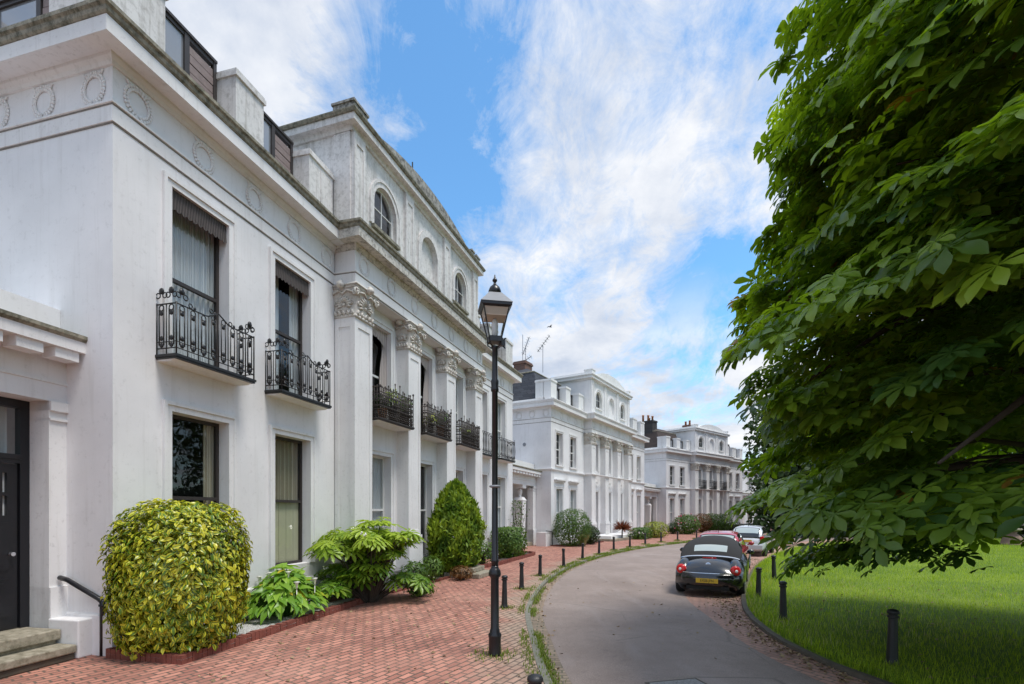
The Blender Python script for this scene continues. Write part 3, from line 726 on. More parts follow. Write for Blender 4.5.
def villa(label, P, angs, LR=5.2, kind=1, near=True):
    aL, aC, aR = angs; LL, LC, D = 5.48, 8.6, 9.0
    fL = Fr(P, aL); fC = Fr(fL.xy(LL, .595), aC); fR = Fr(fC.xy(LC, -.595), aR)
    B0 = fL.xy(0, -D); B1 = fR.xy(LR, -D); R1 = fR.xy(LR)
    sL = Fr(B0, aL + 90); sR = Fr(R1, aR - 90)
    path = [B0, P, fL.xy(LL), fC.xy(0), fC.xy(LC), fR.xy(0), R1, B1]
    root = empty('villa', (P[0], P[1], 0), 0, label, 'house', 'white stucco villas of the crescent')
    k1 = kind == 1
    gf = (.93, 3.75) if k1 else (.5, 3.6); ff = (4.62, 7.43) if k1 else (5.12, 7.2)
    Lw = [(.94, 2.12), (3.34, 4.52)] if k1 else [(.72, 1.72), (2.96, 4.0)]
    Rw = [(.75, 1.85), (2.95, 4.05)] if k1 else [(1.0, 1.95), (3.1, 4.05)]
    cw = .575 if k1 else .42
    Cw = [(c - cw, c + cw) for c in (1.68, 4.31, 6.93)]
    gfc = (.62, 3.70) if k1 else (.4, 3.6); ffc = (4.62, 7.32) if k1 else (5.12, 7.15)
    # walls
    W = M['white']
    m = MB(fL); m.wall(0, LL, 0, 8.75, [a + gf for a in Lw] + [a + ff for a in Lw]); m.build('wall', W, root)
    m = MB(fR); m.wall(0, LR, 0, 8.75, [a + gf for a in Rw] + [a + ff for a in Rw]); m.build('wall', W, root)
    m = MB(sL); m.wall(0, D - .3, 0, 8.75, []); m.build('wall', W, root)
    m = MB(sR); m.wall(.3, D, 0, 8.75, []); m.build('wall', W, root)
    RC = -.40
    m = MB(fC); m.wall(.2, LC - .2, 0, 7.76, [a + gfc for a in Cw] + [a + ffc for a in Cw], RC); m.build('wall', W, root)
    m = MB(fC); m.box(0, LC, -.62, 0, 7.75, 8.76); m.build('entablature', W, root)
    # floors and dim inner partitions keep daylight out of the rooms
    for f, L, o in ((fL, LL, -1.5), (fC, LC, -1.9), (fR, LR, -1.5)):
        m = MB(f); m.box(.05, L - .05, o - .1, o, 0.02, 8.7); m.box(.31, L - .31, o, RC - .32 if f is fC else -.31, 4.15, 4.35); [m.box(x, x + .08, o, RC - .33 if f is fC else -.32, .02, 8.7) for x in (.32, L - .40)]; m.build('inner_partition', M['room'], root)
    # plinth
    if k1:
        m = MB(); m.sweep([B0, P, fL.xy(LL)], [(0, 0), (.035, 0), (.035, .58), (0, .61)]); m.build('plinth', M['white'], root)
        m = MB(fC); m.box(-.03, LC + .03, -.6, .075, 0, .44); m.build('plinth', M['plinth'], root)
    else:
        m = MB(); m.sweep(path, [(0, 0), (.05, 0), (.05, .42), (0, .45)]); m.build('plinth', M['white'], root)
    # mouldings
    m = MB(); m.sweep(path, [(-.02, 7.785), (.022, 7.795), (.022, 8.045), (.045, 8.055), (.045, 8.085), (-.02, 8.10)]); m.build('architrave_band', M['trim'], root)
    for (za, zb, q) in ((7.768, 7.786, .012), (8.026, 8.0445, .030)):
        m = MB(); m.sweep(path, [(-.02, za), (q, za), (q, zb), (-.02, zb)]); m.build('painted_shadow_line', M['groove_shade'], root)  # thin dark strips paint the shadow line under each fillet
    for i, pp in enumerate(([B0, P, fL.xy(LL + .25)], [fC.xy(0, -.62), fC.xy(0), fC.xy(LC), fC.xy(LC, -.62)], [fR.xy(-.25), R1, B1])):
        e = .003 if i == 1 else 0
        m = MB(); m.sweep(pp, [(-.05, 8.60 + e), (.03, 8.61 + e), (.05, 8.66 + e), (.09, 8.70 + e), (.10, 8.735 + e), (.33, 8.735 + e), (.36, 8.725 + e), (.36, 8.942 + e), (-.05, 8.942 + e)])
        m.build('cornice', M['spotted'] if k1 and i == 1 else M['trim'], root)
    m = MB(); m.sweep(path, [(-.05, 8.947), (.37, 8.947), (.39, 8.975), (.40, 9.03), (.43, 9.06), (.43, 9.115), (.30, 9.14), (-.3, 9.17), (-.3, 8.947)])
    m.build('cornice_capping', M['mossy'] if k1 else M['trim'], root)
    if not k1:
        m = MB(); m.sweep(path, [(-.02, 4.70), (.05, 4.71), (.07, 4.76), (.10, 4.78), (.10, 4.83), (-.02, 4.85)]); m.build('string_course', M['trim'], root)
    # roof sheet
    m = MB(); poly = [Vector((p[0], p[1], 9.12)) for p in path]
    tri = tessellate_polygon([poly]); m.add(poly, [tuple(t) for t in tri]); m.build('roof', M['lead'], root)
    # wreath frieze
    if near:
        for f, L, a, st in ((fL, LL, .38, 1.2), (fR, LR, .45, 1.08)):
            t = a
            while t < L - .2: wreath(root, f, t, 8.33, .015); t += st
        for i in range(7): wreath(root, fC, .37 + 1.31 * i, 8.36, .015)
        for s in (.356, 1.35, 2.3, 3.25, 4.2): wreath(root, sL, D - s, 8.33, .015)
    # pilasters
    for i in range(4):
        a = [0, 2.62, 5.25, 7.86][i]; b = a + .74; ob = -.60 if i in (0, 3) else RC - .02
        m = MB(fC); m.box(a, b, ob, -.022, .45, 7.0); bd = .12
        for (x0, x1, z0, z1) in ((a, a + bd, 1.4, 7.0), (b - bd, b, 1.4, 7.0), (a + bd, b - bd, 1.4, 1.55), (a + bd, b - bd, 6.72, 7.0)): m.box(x0, x1, -.022, 0, z0, z1)
        if i == 0:
            for (y0, y1, z0, z1) in ((-.60, -.47, 1.4, 7.0), (-.13, 0, 1.4, 7.0), (-.47, -.13, 1.4, 1.55), (-.47, -.13, 6.72, 7.0)): m.box(a - .02, a, y0, y1, z0, z1)
        m.box(a - .05, b + .05, ob, .055, .44, 1.18); m.box(a - .075, b + .075, ob, .08, 1.18, 1.25); m.box(a - .035, b + .035, ob, .04, 1.25, 1.40)
        p = m.build('pilaster', M['trim'], root)
        capital(root, p, fC, a, b, ob if i == 0 else RC, 0, 6.98, 7.752)
    # windows
    kw = dict(bars=(1, 1), frame='darkwood') if k1 else dict(bars=(2, 4), frame='whiteframe')
    for i, (a, b) in enumerate(Lw):
        window(root, fL, a, b, *gf, hang=('side', 'shutter')[i] if k1 else 'sides', hood=not k1, **kw)
        window(root, fL, a, b, *ff, hang='net' if k1 and i == 0 else 'netgap' if k1 else None, pelmet=k1, sill=None if k1 else 'trim', **kw)
        if k1: balcony(root, fL, a - .28, b + .24)
    kw2 = dict(bars=(1, 1) if k1 else (2, 4), frame='whiteframe')
    for i, (a, b) in enumerate(Cw):
        window(root, fC, a, b, *gfc, o=RC, hang='sides' if i == 0 and k1 else None, **kw2)
        window(root, fC, a, b, *ffc, o=RC, hang=('swag' if i < 2 else 'sides') if k1 else None, **kw2)
        if k1: balcony(root, fC, a - .33, b + .33, RC, 4.58, .62, .92, 'lyre', 'rust')
        elif kind == 3: balcony(root, fC, a - .35, b + .35, RC, 4.95, .55, .95, 'panel')
        else:
            q = MB(fC); c = (a + b) / 2
            q.add([(c + .22 * math.cos(2 * PI * j / 16), RC + .05, 4.22 + .22 * math.sin(2 * PI * j / 16)) for j in range(16)] + [(c + .26 * math.cos(2 * PI * j / 16), RC - .02, 4.22 + .26 * math.sin(2 * PI * j / 16)) for j in range(16)],
                  [tuple(range(16))] + [(j, (j + 1) % 16, 16 + (j + 1) % 16, 16 + j) for j in range(16)])
            q.ring((c, RC + .06, 4.22), (1, 0, 0), (0, 0, 1), .16, .03, 14, 5); q.build('roundel', M['trim'], root)
    for i, (a, b) in enumerate(Rw):
        window(root, fR, a, b, *gf, hang='sides', hood=not k1, **kw2)
        window(root, fR, a, b, *ff, hang='sides' if k1 else None, sill=None if k1 else 'trim', **kw2)
        if k1: balcony(root, fR, a - .35, b + .35, 0, 4.58, .42, 1.0, 'loop')
    # attic storey over the centre
    A0, A1, AO, AD = 0.0, LC - .42, -.10, 4.5
    op = [(1.5 - .56, 1.5 + .56, 9.74, 10.98, 'arch'), (4.1 - .56, 4.1 + .56, 9.74, 10.98, 'arch'), (6.6 - .52, 6.6 + .52, 9.74, 10.98, 'arch')]
    aw = M['aged'] if k1 else M['white']
    m = MB(fC); m.wall(A0, A1, 9.13, 11.7, [op[0], op[2]] + ([op[1]] if True else []), AO, .22); m.build('attic_wall', aw, root)
    al = Fr(fC.xy(A0, AO - AD), aC + 90); ar = Fr(fC.xy(A1, AO), aC - 90)
    for f, q0, q1 in ((al, 0, AD - .22), (ar, .22, AD)):
        m = MB(f); m.wall(q0, q1, 9.13, 11.7, [], 0, .2); m.build('attic_wall', aw, root)
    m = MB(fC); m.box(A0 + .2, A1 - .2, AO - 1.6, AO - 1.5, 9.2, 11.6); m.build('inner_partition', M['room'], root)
    m = MB(fC); m.box(op[1][0] - .1, op[1][1] + .1, AO - .20, AO - .14, 9.5, 11.1); m.build('blind_panel', M['aged'] if k1 else M['white'], root)
    for i in (0, 2): window(root, fC, *op[i][:4], o=AO, frame='whiteframe', bars=(2, 2), rail=False, arch=True, hang=None, architrave='aged' if k1 else 'trim', aw=.2, sill='mossy' if k1 else 'trim', rec=.1)
    m = MB(fC); c, r = 4.1, .56
    for j in range(14):
        a, b = PI * j / 14, PI * (j + 1) / 14
        q = [(c - (r + e) * math.cos(x), y, 10.42 + (r + e) * math.sin(x)) for y in (AO - .01, AO + .05) for (e, x) in ((.2, a), (.2, b), (0, b), (0, a))]
        m.add(q, [(4, 7, 6, 5), (3, 2, 6, 7), (0, 4, 5, 1)])
    for s in (-1, 1): x = sorted((c + s * r, c + s * (r + .2))); m.box(x[0], x[1], AO - .01, AO + .05, 9.35, 10.42)
    m.build('blind_arch', aw, root)
    for (a, b) in ((0, .46), (2.52, 2.98), (5.12, 5.58), (A1 - .48, A1)):
        m = MB(fC); m.box(a - .003, b + .003, AO - .05, AO + .06, 9.14, 11.55); bd = .09
        for (x0, x1, z0, z1) in ((a - .003, a + bd, 9.3, 11.55), (b - bd, b + .003, 9.3, 11.55), (a + bd, b - bd, 9.3, 9.45), (a + bd, b - bd, 11.3, 11.55)): m.box(x0, x1, AO + .06, AO + .085, z0, z1)
        m.build('attic_pilaster', aw, root)
    for (a, b) in ((AD - .5, AD - .02), (1.2, 1.7)):
        m = MB(al); m.box(a, b, -.02, .05, 9.14, 11.55); m.build('attic_pilaster', aw, root)
    ap = [fC.xy(A0, AO - AD), fC.xy(A0, AO), fC.xy(A1, AO), fC.xy(A1, AO - AD)]
    m = MB(); m.sweep(ap, [(-.05, 11.56), (.05, 11.57), (.07, 11.64), (.11, 11.67), (.23, 11.675), (.23, 11.84), (-.05, 11.84)]); m.build('attic_cornice', M['aged'] if k1 else M['trim'], root)
    lm = M['lichen'] if k1 else M['trim']
    m = MB(); m.sweep(ap, [(-.05, 11.842), (.27, 11.842), (.30, 11.90), (.30, 11.93), (.12, 11.96), (-.35, 11.97), (-.35, 11.842)]); m.build('attic_capping', M['mossy'] if k1 else M['trim'], root)
    m = MB(fC); n = 40                                            # segmental blocking course
    zt = lambda t: 12.08 + (.50 if k1 else .62) * max(0, 1 - ((t - 4.1) / 3.4) ** 2)
    for i in range(n):
        a, b = A0 + .02 + (A1 - .04) * i / n, A0 + .02 + (A1 - .04) * (i + 1) / n
        m.add([(a, AO + .08, 11.95), (b, AO + .08, 11.95), (b, AO + .08, zt(b)), (a, AO + .08, zt(a)), (a, AO - .3, 11.95), (b, AO - .3, 11.95), (b, AO - .3, zt(b)), (a, AO - .3, zt(a))],
              [(0, 1, 2, 3), (4, 7, 6, 5), (3, 2, 6, 7)] + ([(0, 3, 7, 4)] if i == 0 else []) + ([(1, 5, 6, 2)] if i == n - 1 else []))
    m.build('blocking_course', lm, root)
    m = MB(al); m.box(.1, AD - .4, -.28, -.02, 11.94, 12.16); m.build('blocking_course', lm, root)
    m = MB(ar); m.box(.4, AD - .1, -.28, -.02, 11.94, 12.07); m.build('blocking_course', lm, root)
    for (a, b) in (((A0 - .08, A0 + .5), (A1 - .75, A1 - .5), (A1 - .3, A1 + .06)) if k1 else ((A0 + .05, A0 + .6), (A1 - .3, A1 + .04))):
        zz = 12.30 if k1 else 12.35
        m = MB(fC); m.box(a, b, AO - .5, AO + .12, 11.95, zz - .06); m.box(a - .03, b + .03, AO - .53, AO + .15, zz - .06, zz); m.build('acroterion_block', lm, root)
    m = MB(); poly = [Vector((p[0], p[1], 11.9)) for p in ap]; m.add(poly, [(0, 1, 2, 3)]); m.build('roof', M['lead'], root)
    # wing parapets, dormers, slate roofs
    def parapet(f, blocks, dorm, ztop, mat):
        m = MB(f); t_a = min(b[0] for b in blocks); t_b = max(b[1] for b in blocks)
        m.box(t_a, t_b, -.45, -.06, 9.13, 9.34); m.build('parapet_base', mat, root)
        for (a, b) in blocks:
            m = MB(f); m.box(a, b, -.52, 0.0, 9.335, ztop - .14); m.box(a - .03, b + .03, -.55, .04, ztop - .14, ztop - .05); m.box(a - .012, b + .012, -.535, .02, ztop - .05, ztop)
            if b - a > .9: m.box(a + .42, b - .12, 0, .025, 9.45, ztop - .24)
            m.build('parapet_block', mat, root)
        for (a, b) in dorm:
            m = MB(f); e = .07; o0 = -.44 if k1 else -.5; zd = 10.68 if k1 else ztop - .2; zb = 9.35; h = a + (b - a) * .56 if k1 else b
            m.box(a, b, o0 - .5, o0 + .04, zd, zd + .05)
            for (x0, x1) in ((a, a + e), (h - e, h + e * .4), (b - e, b)): m.box(x0, x1, o0 - .06, o0 + .02, zb, zd)
            for (z0, z1) in ((zb, zb + e), (zd - e, zd)): m.box(a + .01, b - .01, o0 - .05, o0 + .01, z0, z1)
            d = m.build('dormer', M['darkwood'], root)
            g = MB(f); g.quad((a, o0 - .02, zb), (h, o0 - .02, zb), (h, o0 - .02, zd), (a, o0 - .02, zd)); g.build('pane', M['skypane'], d)
            if k1:
                g = MB(f)
                for j in range(7): g.box(h + .05, b - .06, o0 - .03, o0 - .005 + .008 * (j % 2), zb + .08 + j * .16, zb + .22 + j * .16)
                g.build('weatherboard', M['greywood'], d)
    pm = M['aged'] if k1 else M['trim']; zt_ = 10.54 if k1 else 10.48
    parapet(fL, [(.0, .84), (2.31, 3.04), (4.5, 5.42)], [(.86, 2.29), (3.06, 4.48)], zt_, pm)
    parapet(fR, [(.1, 1.1), (2.1, 3.1), (4.2, LR)], [(1.12, 2.08), (3.12, 4.18)], zt_ + .12, pm)
    parapet(sL, [(D - 1.25, D - .56), (D - 6, D - 3.2)] if k1 else [(D - 1.1, D - .56), (D - 7.5, D - 5.5)], [(D - 3.18, D - 1.27)] if k1 else [], zt_, pm)
    if not k1:
        rm = M['slate'] if kind == 2 else M['browntile']
        for f, L in ((fL, LL), (fR, LR)):
            m = MB(f); z0, z1, z2 = 9.15, 11.3, 11.85
            b = [(.25, -.9), (L - .1, -.9), (L - .1, -6.5), (.25, -6.5)]; t = [(.75, -1.6), (L - .5, -1.6), (L - .5, -6), (.75, -6)]; u = [(1.6, -2.6), (L - 1.4, -2.6), (L - 1.4, -5), (1.6, -5)]
            vs = [(x, y, z0) for x, y in b] + [(x, y, z1) for x, y in t] + [(x, y, z2) for x, y in u]
            m.add(vs, [(i, (i + 1) % 4, 4 + (i + 1) % 4, 4 + i) for i in range(4)] + [(4 + i, 4 + (i + 1) % 4, 8 + (i + 1) % 4, 8 + i) for i in range(4)] + [(8, 9, 10, 11)])
            ro = m.build('slate_roof', rm, root)
            m = MB(f); m.tube([(.75, -1.6, z1), (L - .5, -1.6, z1)], .05, 6); m.tube([(.75, -1.6, z1), (.75, -6, z1)], .05, 6); m.build('lead_roll', M['mossy'], ro)
    if k1:
        for x in (0,):
            m = MB(fL); b = .3; m.box(LL - .5, LL - .2, -3.2, -2.4, 9.1, 9.5); m.build('roof_hatch', M['lead'], root)
    return dict(root=root, fL=fL, fC=fC, fR=fR, R1=R1, sL=sL, sR=sR, D=D, LR=LR)

V1P = (-5.82, 7.36)
V2P = (2.44, 31.6)
V3P = (16.95, 55.5)
v1 = villa('nearest white villa, with black scrolled balconies and lichened attic top', V1P, (14.33, 18.09, 20.8), 5.1, 1)
v2 = villa('second white villa along the crescent, without any balconies, behind the round green shrub', V2P, (30, 32, 33), 5.2, 2)
v3 = villa('farthest white villa, with three small black balconies, sooty chimney and russet shrubs in front', V3P, (47, 48.2, 49), 5.0, 3, False)

def chimney(root, fr, t, o, w, d, z0, z1, mat, pots, capm='chimbrick'):
    m = MB(fr); m.box(t - w / 2, t + w / 2, o - d / 2, o + d / 2, z0, z1 - .2); m.box(t - w / 2 - .06, t + w / 2 + .06, o - d / 2 - .06, o + d / 2 + .06, z1 - .2, z1 - .08)
    m.box(t - w / 2 - .02, t + w / 2 + .02, o - d / 2 - .02, o + d / 2 + .02, z1 - .08, z1)
    c = m.build('chimney', M[mat], root)
    for (x, y, h) in pots:
        m = MB(); p = fr((t + x, o + y, 0)); m.lathe([(.13, z1 - .01), (.11, z1 + h * .8), (.14, z1 + h * .85), (.14, z1 + h), (.09, z1 + h), (.08, z1 + h * .7)], (p.x, p.y, 0), 10)
        m.build('chimney_pot', M['terracotta'], c, True)
chimney(v2['root'], v2['fL'], 2.0, -3.1, 1.0, .9, 11.5, 12.4, 'chimbrick', [])
chimney(v3['root'], v3['fL'], 1.2, -3.0, 1.0, 1.7, 10.6, 12.6, 'sootbrick', [(-.2, -.55, .75), (.0, 0, .7), (.1, .5, .55), (-.25, .3, .3)])
chimney(v3['root'], v3['fC'], .4, -1.2, .7, .9, 11.8, 12.4, 'chimbrick', [(-.1, -.2, .45), (.1, .2, .55)])
chimney(v3['root'], v3['fC'], 7.2, -2.5, 1.2, .8, 11.8, 12.75, 'chimbrick', [(-.35, 0, .5), (0, 0, .45), (.35, 0, .5)])
# wall vent, low rail block
f = v2['sL']; m = MB(f); m.add([(v2['D'] - 1.9 + .11 * math.cos(2 * PI * j / 10), .03, 6.45 + .11 * math.sin(2 * PI * j / 10)) for j in range(10)] + [(v2['D'] - 1.9 + .13 * math.cos(2 * PI * j / 10), -.01, 6.45 + .13 * math.sin(2 * PI * j / 10)) for j in range(10)], [tuple(range(10))] + [(j, (j + 1) % 10, 10 + (j + 1) % 10, 10 + j) for j in range(10)])
m.build('wall_vent', M['lead'], v2['root'])

# ------------------------------------------------------------------ linking porches
def porch(label, S, E, herms, doorspec=None):
    ang = math.degrees(math.atan2(E[0] - S[0], E[1] - S[1])); L = math.hypot(E[0] - S[0], E[1] - S[1])
    fr = Fr(S, ang); root = empty('entrance_porch', (S[0], S[1], 0), 0, label, 'porch', 'porches linking the villas')
    D = 2.2
    m = MB(fr); m.box(0, L, -.55, 0, 3.72, 4.46); m.build('entablature', M['white'], root)
    m = MB(); m.sweep([S, E], [(-.02, 3.98), (.02, 3.985), (.02, 4.02), (-.02, 4.03)], ); m.sweep([S, E], [(-.02, 4.36), (.06, 4.37), (.10, 4.44), (.38, 4.445), (.38, 4.60), (-.02, 4.60)]); m.build('cornice', M['trim'], root)
    m = MB(); m.sweep([S, E], [(-.02, 4.602), (.39, 4.602), (.42, 4.64), (.42, 4.69), (.2, 4.73), (-.3, 4.75), (-.3, 4.602)]); m.build('cornice_capping', M['mossy'], root)
    m = MB(fr); t = L - .16
    while t > .1: m.box(t - .24, t + .08, .10, .34, 4.30, 4.443); t -= .47
    m.build('modillion', M['trim'], root)['kind'] = 'stuff'
    m = MB(fr); m.box(0, L, -.6, -.12, 4.70, 5.14); m.box(0, L, -2.2, -.5, 4.5, 4.62); m.build('blocking_course', M['white'], root)
    m = MB(fr); m.wall(0, L, 0, 4.5, [(.5, 1.6, .4, 3.3), (L - 1.6, L - .5, .4, 3.3)] if not doorspec else [], -D, .2); m.build('wall', M['white'], root)
    for (a, b) in ((0, .55), (L - .55, L)) if not doorspec else ((0, .5), (L - .24, L)):
        m = MB(fr); m.box(a, b, -.38, 0, 0.0, 3.725); m.box(a - .0, b + .0, -.4, .03, 3.44, 3.475); m.box(a, b, -.4, .045, 3.58, 3.72); m.box(a, b, -.4, .03, .0, 1.0); m.build('pilaster', M['trim'], root)
    for t in herms:
        m = MB(fr); p0, p1 = .22, .30
        m.add([(t + s * p, -.3 + u * p, z) for (p, z) in ((p0, .2), (p1, 2.75), (p1 + .02, 2.8), (.2, 3.0)) for (s, u) in ((-1, -1), (1, -1), (1, 1), (-1, 1))],
              [(i * 4 + k, i * 4 + (k + 1) % 4, (i + 1) * 4 + (k + 1) % 4, (i + 1) * 4 + k) for i in range(3) for k in range(4)] + [(12, 13, 14, 15)])
        m.box(t - .32, t + .32, -.62, .02, 0, .22)
        h = MB(fr); h.lathe([(.12, 2.95), (.09, 3.06), (.10, 3.1), (.14, 3.2), (.15, 3.32), (.12, 3.45), (.05, 3.52)], (t, -.3, 0), 12)
        hx = m.build('herm_column', M['trim'], root); h.build('head', M['trim'], hx, True)
        m = MB(fr); m.box(t - .30, t + .30, -.55, .0, 3.52, 3.722); m.build('cap_block', M['trim'], hx)
    m = MB(fr); m.box(0.05, L - .05, -D, -.05, 0.003, .22); m.build('porch_floor', M['stone'], root)
    if not doorspec:
        for a in (.5, L - 1.6):
            m = MB(fr); m.box(a, a + 1.1, -D - .12, -D - .06, .4, 3.3)
            for (x0, x1) in ((.12, .5), (.6, .98)):
                for (z0, z1) in ((.6, 1.3), (1.45, 2.5)): m.box(a + x0, a + x1, -D - .06, -D - .04, z0, z1)
            m.build('door', M['black'], root)
    return root, fr, L

p12S = v1['fR'].xy(v1['LR'] + .02, -1.0); p12E = v2['fL'].xy(-.02, -1.05)
p23S = v2['fR'].xy(v2['LR'] + .02, -1.0); p23E = v3['fL'].xy(-.02, -1.05)
W12 = math.hypot(p12E[0] - p12S[0], p12E[1] - p12S[1]); W23 = math.hypot(p23E[0] - p23S[0], p23E[1] - p23S[1])
porch('white statue-columned porch between the nearest and second villas, behind the box hedge', p12S, p12E, [W12 * .34, W12 * .68])
porch('white porch between the second and farthest villas, above the low green hedge', p23S, p23E, [W23 * .34, W23 * .68])
p34S = v3['fR'].xy(v3['LR'] + .02, -1.0); f34 = Fr(p34S, 54); p34E = f34.xy(6.5)
pr34, fr34, L34 = porch('white porch beyond the farthest villa, half hidden by the chestnut leaves', p34S, p34E, [2.2, 4.4])

# house beyond the last porch
vb = empty('townhouse', (p34E[0], p34E[1], 0), 0, 'white house end with a dark canopy over one window, behind the last porch', 'house')
f4 = Fr(f34.xy(0, -2.3), 54)
m = MB(f4); m.wall(0, 14, 0, 8.2, [(1.0, 2.0, 5.1, 7.2), (3.2, 4.4, 5.0, 7.2), (7.5, 8.5, 5.1, 7.2), (7.5, 8.5, .6, 3.4), (10, 11, 5.1, 7.2), (10, 11, .6, 3.4)]); m.box(0, .3, -6, -.3, 0, 8.2); m.box(13.7, 14, -6, -.3, 0, 8.2); m.build('wall', M['white'], vb)
m = MB(); m.sweep([f4.xy(0, -6), f4.xy(0), f4.xy(14), f4.xy(14, -6)], [(0, 7.9), (.1, 7.95), (.3, 8.0), (.3, 8.2), (.35, 8.3), (-.3, 8.35)]); m.build('cornice', M['trim'], vb)
m = MB(f4); m.box(.1, 13.9, -5.9, -.1, 8.2, 8.28); m.build('roof', M['lead'], vb)
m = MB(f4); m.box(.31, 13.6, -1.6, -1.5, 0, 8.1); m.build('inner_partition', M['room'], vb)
for (a, b, c, d) in [(1.0, 2.0, 5.1, 7.2), (3.2, 4.4, 5.0, 7.2), (7.5, 8.5, 5.1, 7.2), (7.5, 8.5, .6, 3.4), (10, 11, 5.1, 7.2), (10, 11, .6, 3.4)]:
    window(vb, f4, a, b, c, d, frame='whiteframe', bars=(2, 4), hang='sides')
m = MB(f4); m.add([(2.9, .02, 7.5), (4.7, .02, 7.5), (4.8, .9, 7.0), (2.8, .9, 7.0), (2.9, .02, 7.44), (4.7, .02, 7.44), (4.8, .9, 6.94), (2.8, .9, 6.94)], [(0, 1, 2, 3), (4, 7, 6, 5), (3, 2, 6, 7), (0, 3, 7, 4), (1, 5, 6, 2)]); m.build('canopy', M['darkwood'], vb)

# porch beside the camera: door in a deep white frame, steps, cheek block and pipe handrail
d0 = Fr((-6.69, 7.585), 12.0); S0 = d0.xy(-6.2)
pr0, f0, L0 = porch('white porch at the left edge with a tall black panelled door up worn stone steps', S0, (-6.69, 7.585), [2.1], True)
zf = .42; oD = -.36
m = MB(f0); m.box(L0 - .36, L0 - .24, oD - .1, oD, zf, 3.72); m.box(L0 - 1.62, L0 - 1.50, oD - .1, oD, zf, 3.72); m.box(L0 - 1.5, L0 - .36, oD - .1, oD + .002, 3.60, 3.72)
m.box(L0 - 1.5, L0 - .36, oD - .1, oD + .03, 2.86, 2.93); m.box(L0 - 1.5, L0 - .36, oD - .1, oD + .015, 2.80, 2.86); fdo = m.build('door_frame', M['black'], pr0)
m = MB(f0); m.quad((L0 - 1.5, oD - .05, 2.93), (L0 - .36, oD - .05, 2.93), (L0 - .36, oD - .05, 3.6), (L0 - 1.5, oD - .05, 3.6)); m.build('transom_pane', M['glass'], fdo)
m = MB(f0); m.box(L0 - 1.5, L0 - .36, oD - .3, oD - .25, 2.9, 3.65); m.build('transom_blind', M['net'], fdo)
m = MB(f0); a, b = L0 - 1.495, L0 - .375
m.wall(a, b, zf + .01, 2.79, [(a + .14 + .1 * i, a + .14 + .1 * i + .055, 2.05 + .33 * j, 2.33 + .33 * j) for i in range(9) for j in range(2)], oD - .03, .05)
for (x0, x1, z0, z1) in ((a + .13, a + .52, .62, 1.15), (a + .62, a + 1.0, .62, 1.15), (a + .13, a + .52, 1.28, 1.95), (a + .62, a + 1.0, 1.28, 1.95)):
    m.box(x0, x1, oD - .03, oD - .012, z0, z1); m.box(x0 + .06, x1 - .06, oD - .012, oD - .002, z0 + .06, z1 - .06)
dr = m.build('door', M['black'], pr0); tag(dr, 'black panelled door with two rows of narrow slots')
m = MB(f0); m.quad((a, oD - .085, 1.98), (b, oD - .085, 1.98), (b, oD - .085, 2.78), (a, oD - .085, 2.78)); m.build('pane', M['net'], dr)
m = MB(f0); m.tube([(b - .1, oD + .0, 1.5), (b - .1, oD + .05, 1.5)], .03, 8); m.build('handle', M['chrome'], dr)
m = MB(f0); m.box(L0 - 1.62, L0 - .24, oD - 1.6, oD - .1, zf - .02, 3.7); 
m = MB(f0); m.box(.5, L0 - 1.62, -.36, -.34, .2, 3.72); m.build('wall', M['white'], pr0)
def slab(name, t0, t1, o0, o1, z0, z1, mat, parent, fr):
    m = MB(fr); m.box(t0, t1, o0, o1, z0, z1); return m.build(name, mat, parent, bevel=.018)
slab('step', L0 - 2.6, L0 - .27, -.5, .27, .27, .42, M['stone'], pr0, f0); slab('step', L0 - 2.6, L0 - .30, -.4, .22, .12, .268, M['stone'], pr0, f0)
slab('step', L0 - 2.9, L0 - .275, -.3, .56, .10, .215, M['stone'], pr0, f0); slab('step', L0 - 2.9, L0 - .28, -.3, .53, 0, .098, M['edging'], pr0, f0)
slab('cheek_block', L0 - .26, L0 - .01, .004, .56, 0, .55, M['white'], pr0, f0)
m = MB(f0); t = L0 - .05
m.tube([(t - .06, .02, 1.13), (t - .06, .16, 1.10), (t, .66, .83), (t + .01, .72, .78)], .036, 10); m.tube([(t + .01, .72, .815), (t + .01, .725, .74), (t + .01, .725, 0)], .042, 10)
m.lathe([(.055, 0), (.055, .03)], (t + .01, .725, .72), 10); m.build('handrail', M['black'], pr0, True)
# ------------------------------------------------------------------ ground
def catmull(pts, n=8):
    P = [Vector(p) for p in pts]; out = []
    for i in range(len(P) - 1):
        p0 = P[max(i - 1, 0)]; p1 = P[i]; p2 = P[i + 1]; p3 = P[min(i + 2, len(P) - 1)]
        for k in range(n):
            t = k / n
            out.append(.5 * ((2 * p1) + (p2 - p0) * t + (2 * p0 - 5 * p1 + 4 * p2 - p3) * t * t + (3 * p1 - p0 - 3 * p2 + p3) * t ** 3))
    out.append(P[-1]); return out
def resample(pl, n):
    L = [0]
    for a, b in zip(pl, pl[1:]): L.append(L[-1] + (b - a).length)
    out = []; j = 0
    for i in range(n):
        s = L[-1] * i / (n - 1)
        while j < len(L) - 2 and L[j + 1] < s: j += 1
        out.append(pl[j].lerp(pl[j + 1], (s - L[j]) / max(1e-9, L[j + 1] - L[j])))
    return out
def offset(pl, d):
    out = []
    for i, p in enumerate(pl):
        t = (pl[min(i + 1, len(pl) - 1)] - pl[max(i - 1, 0)]).normalized(); out.append(p + Vector((t.y, -t.x)) * d)
    return out
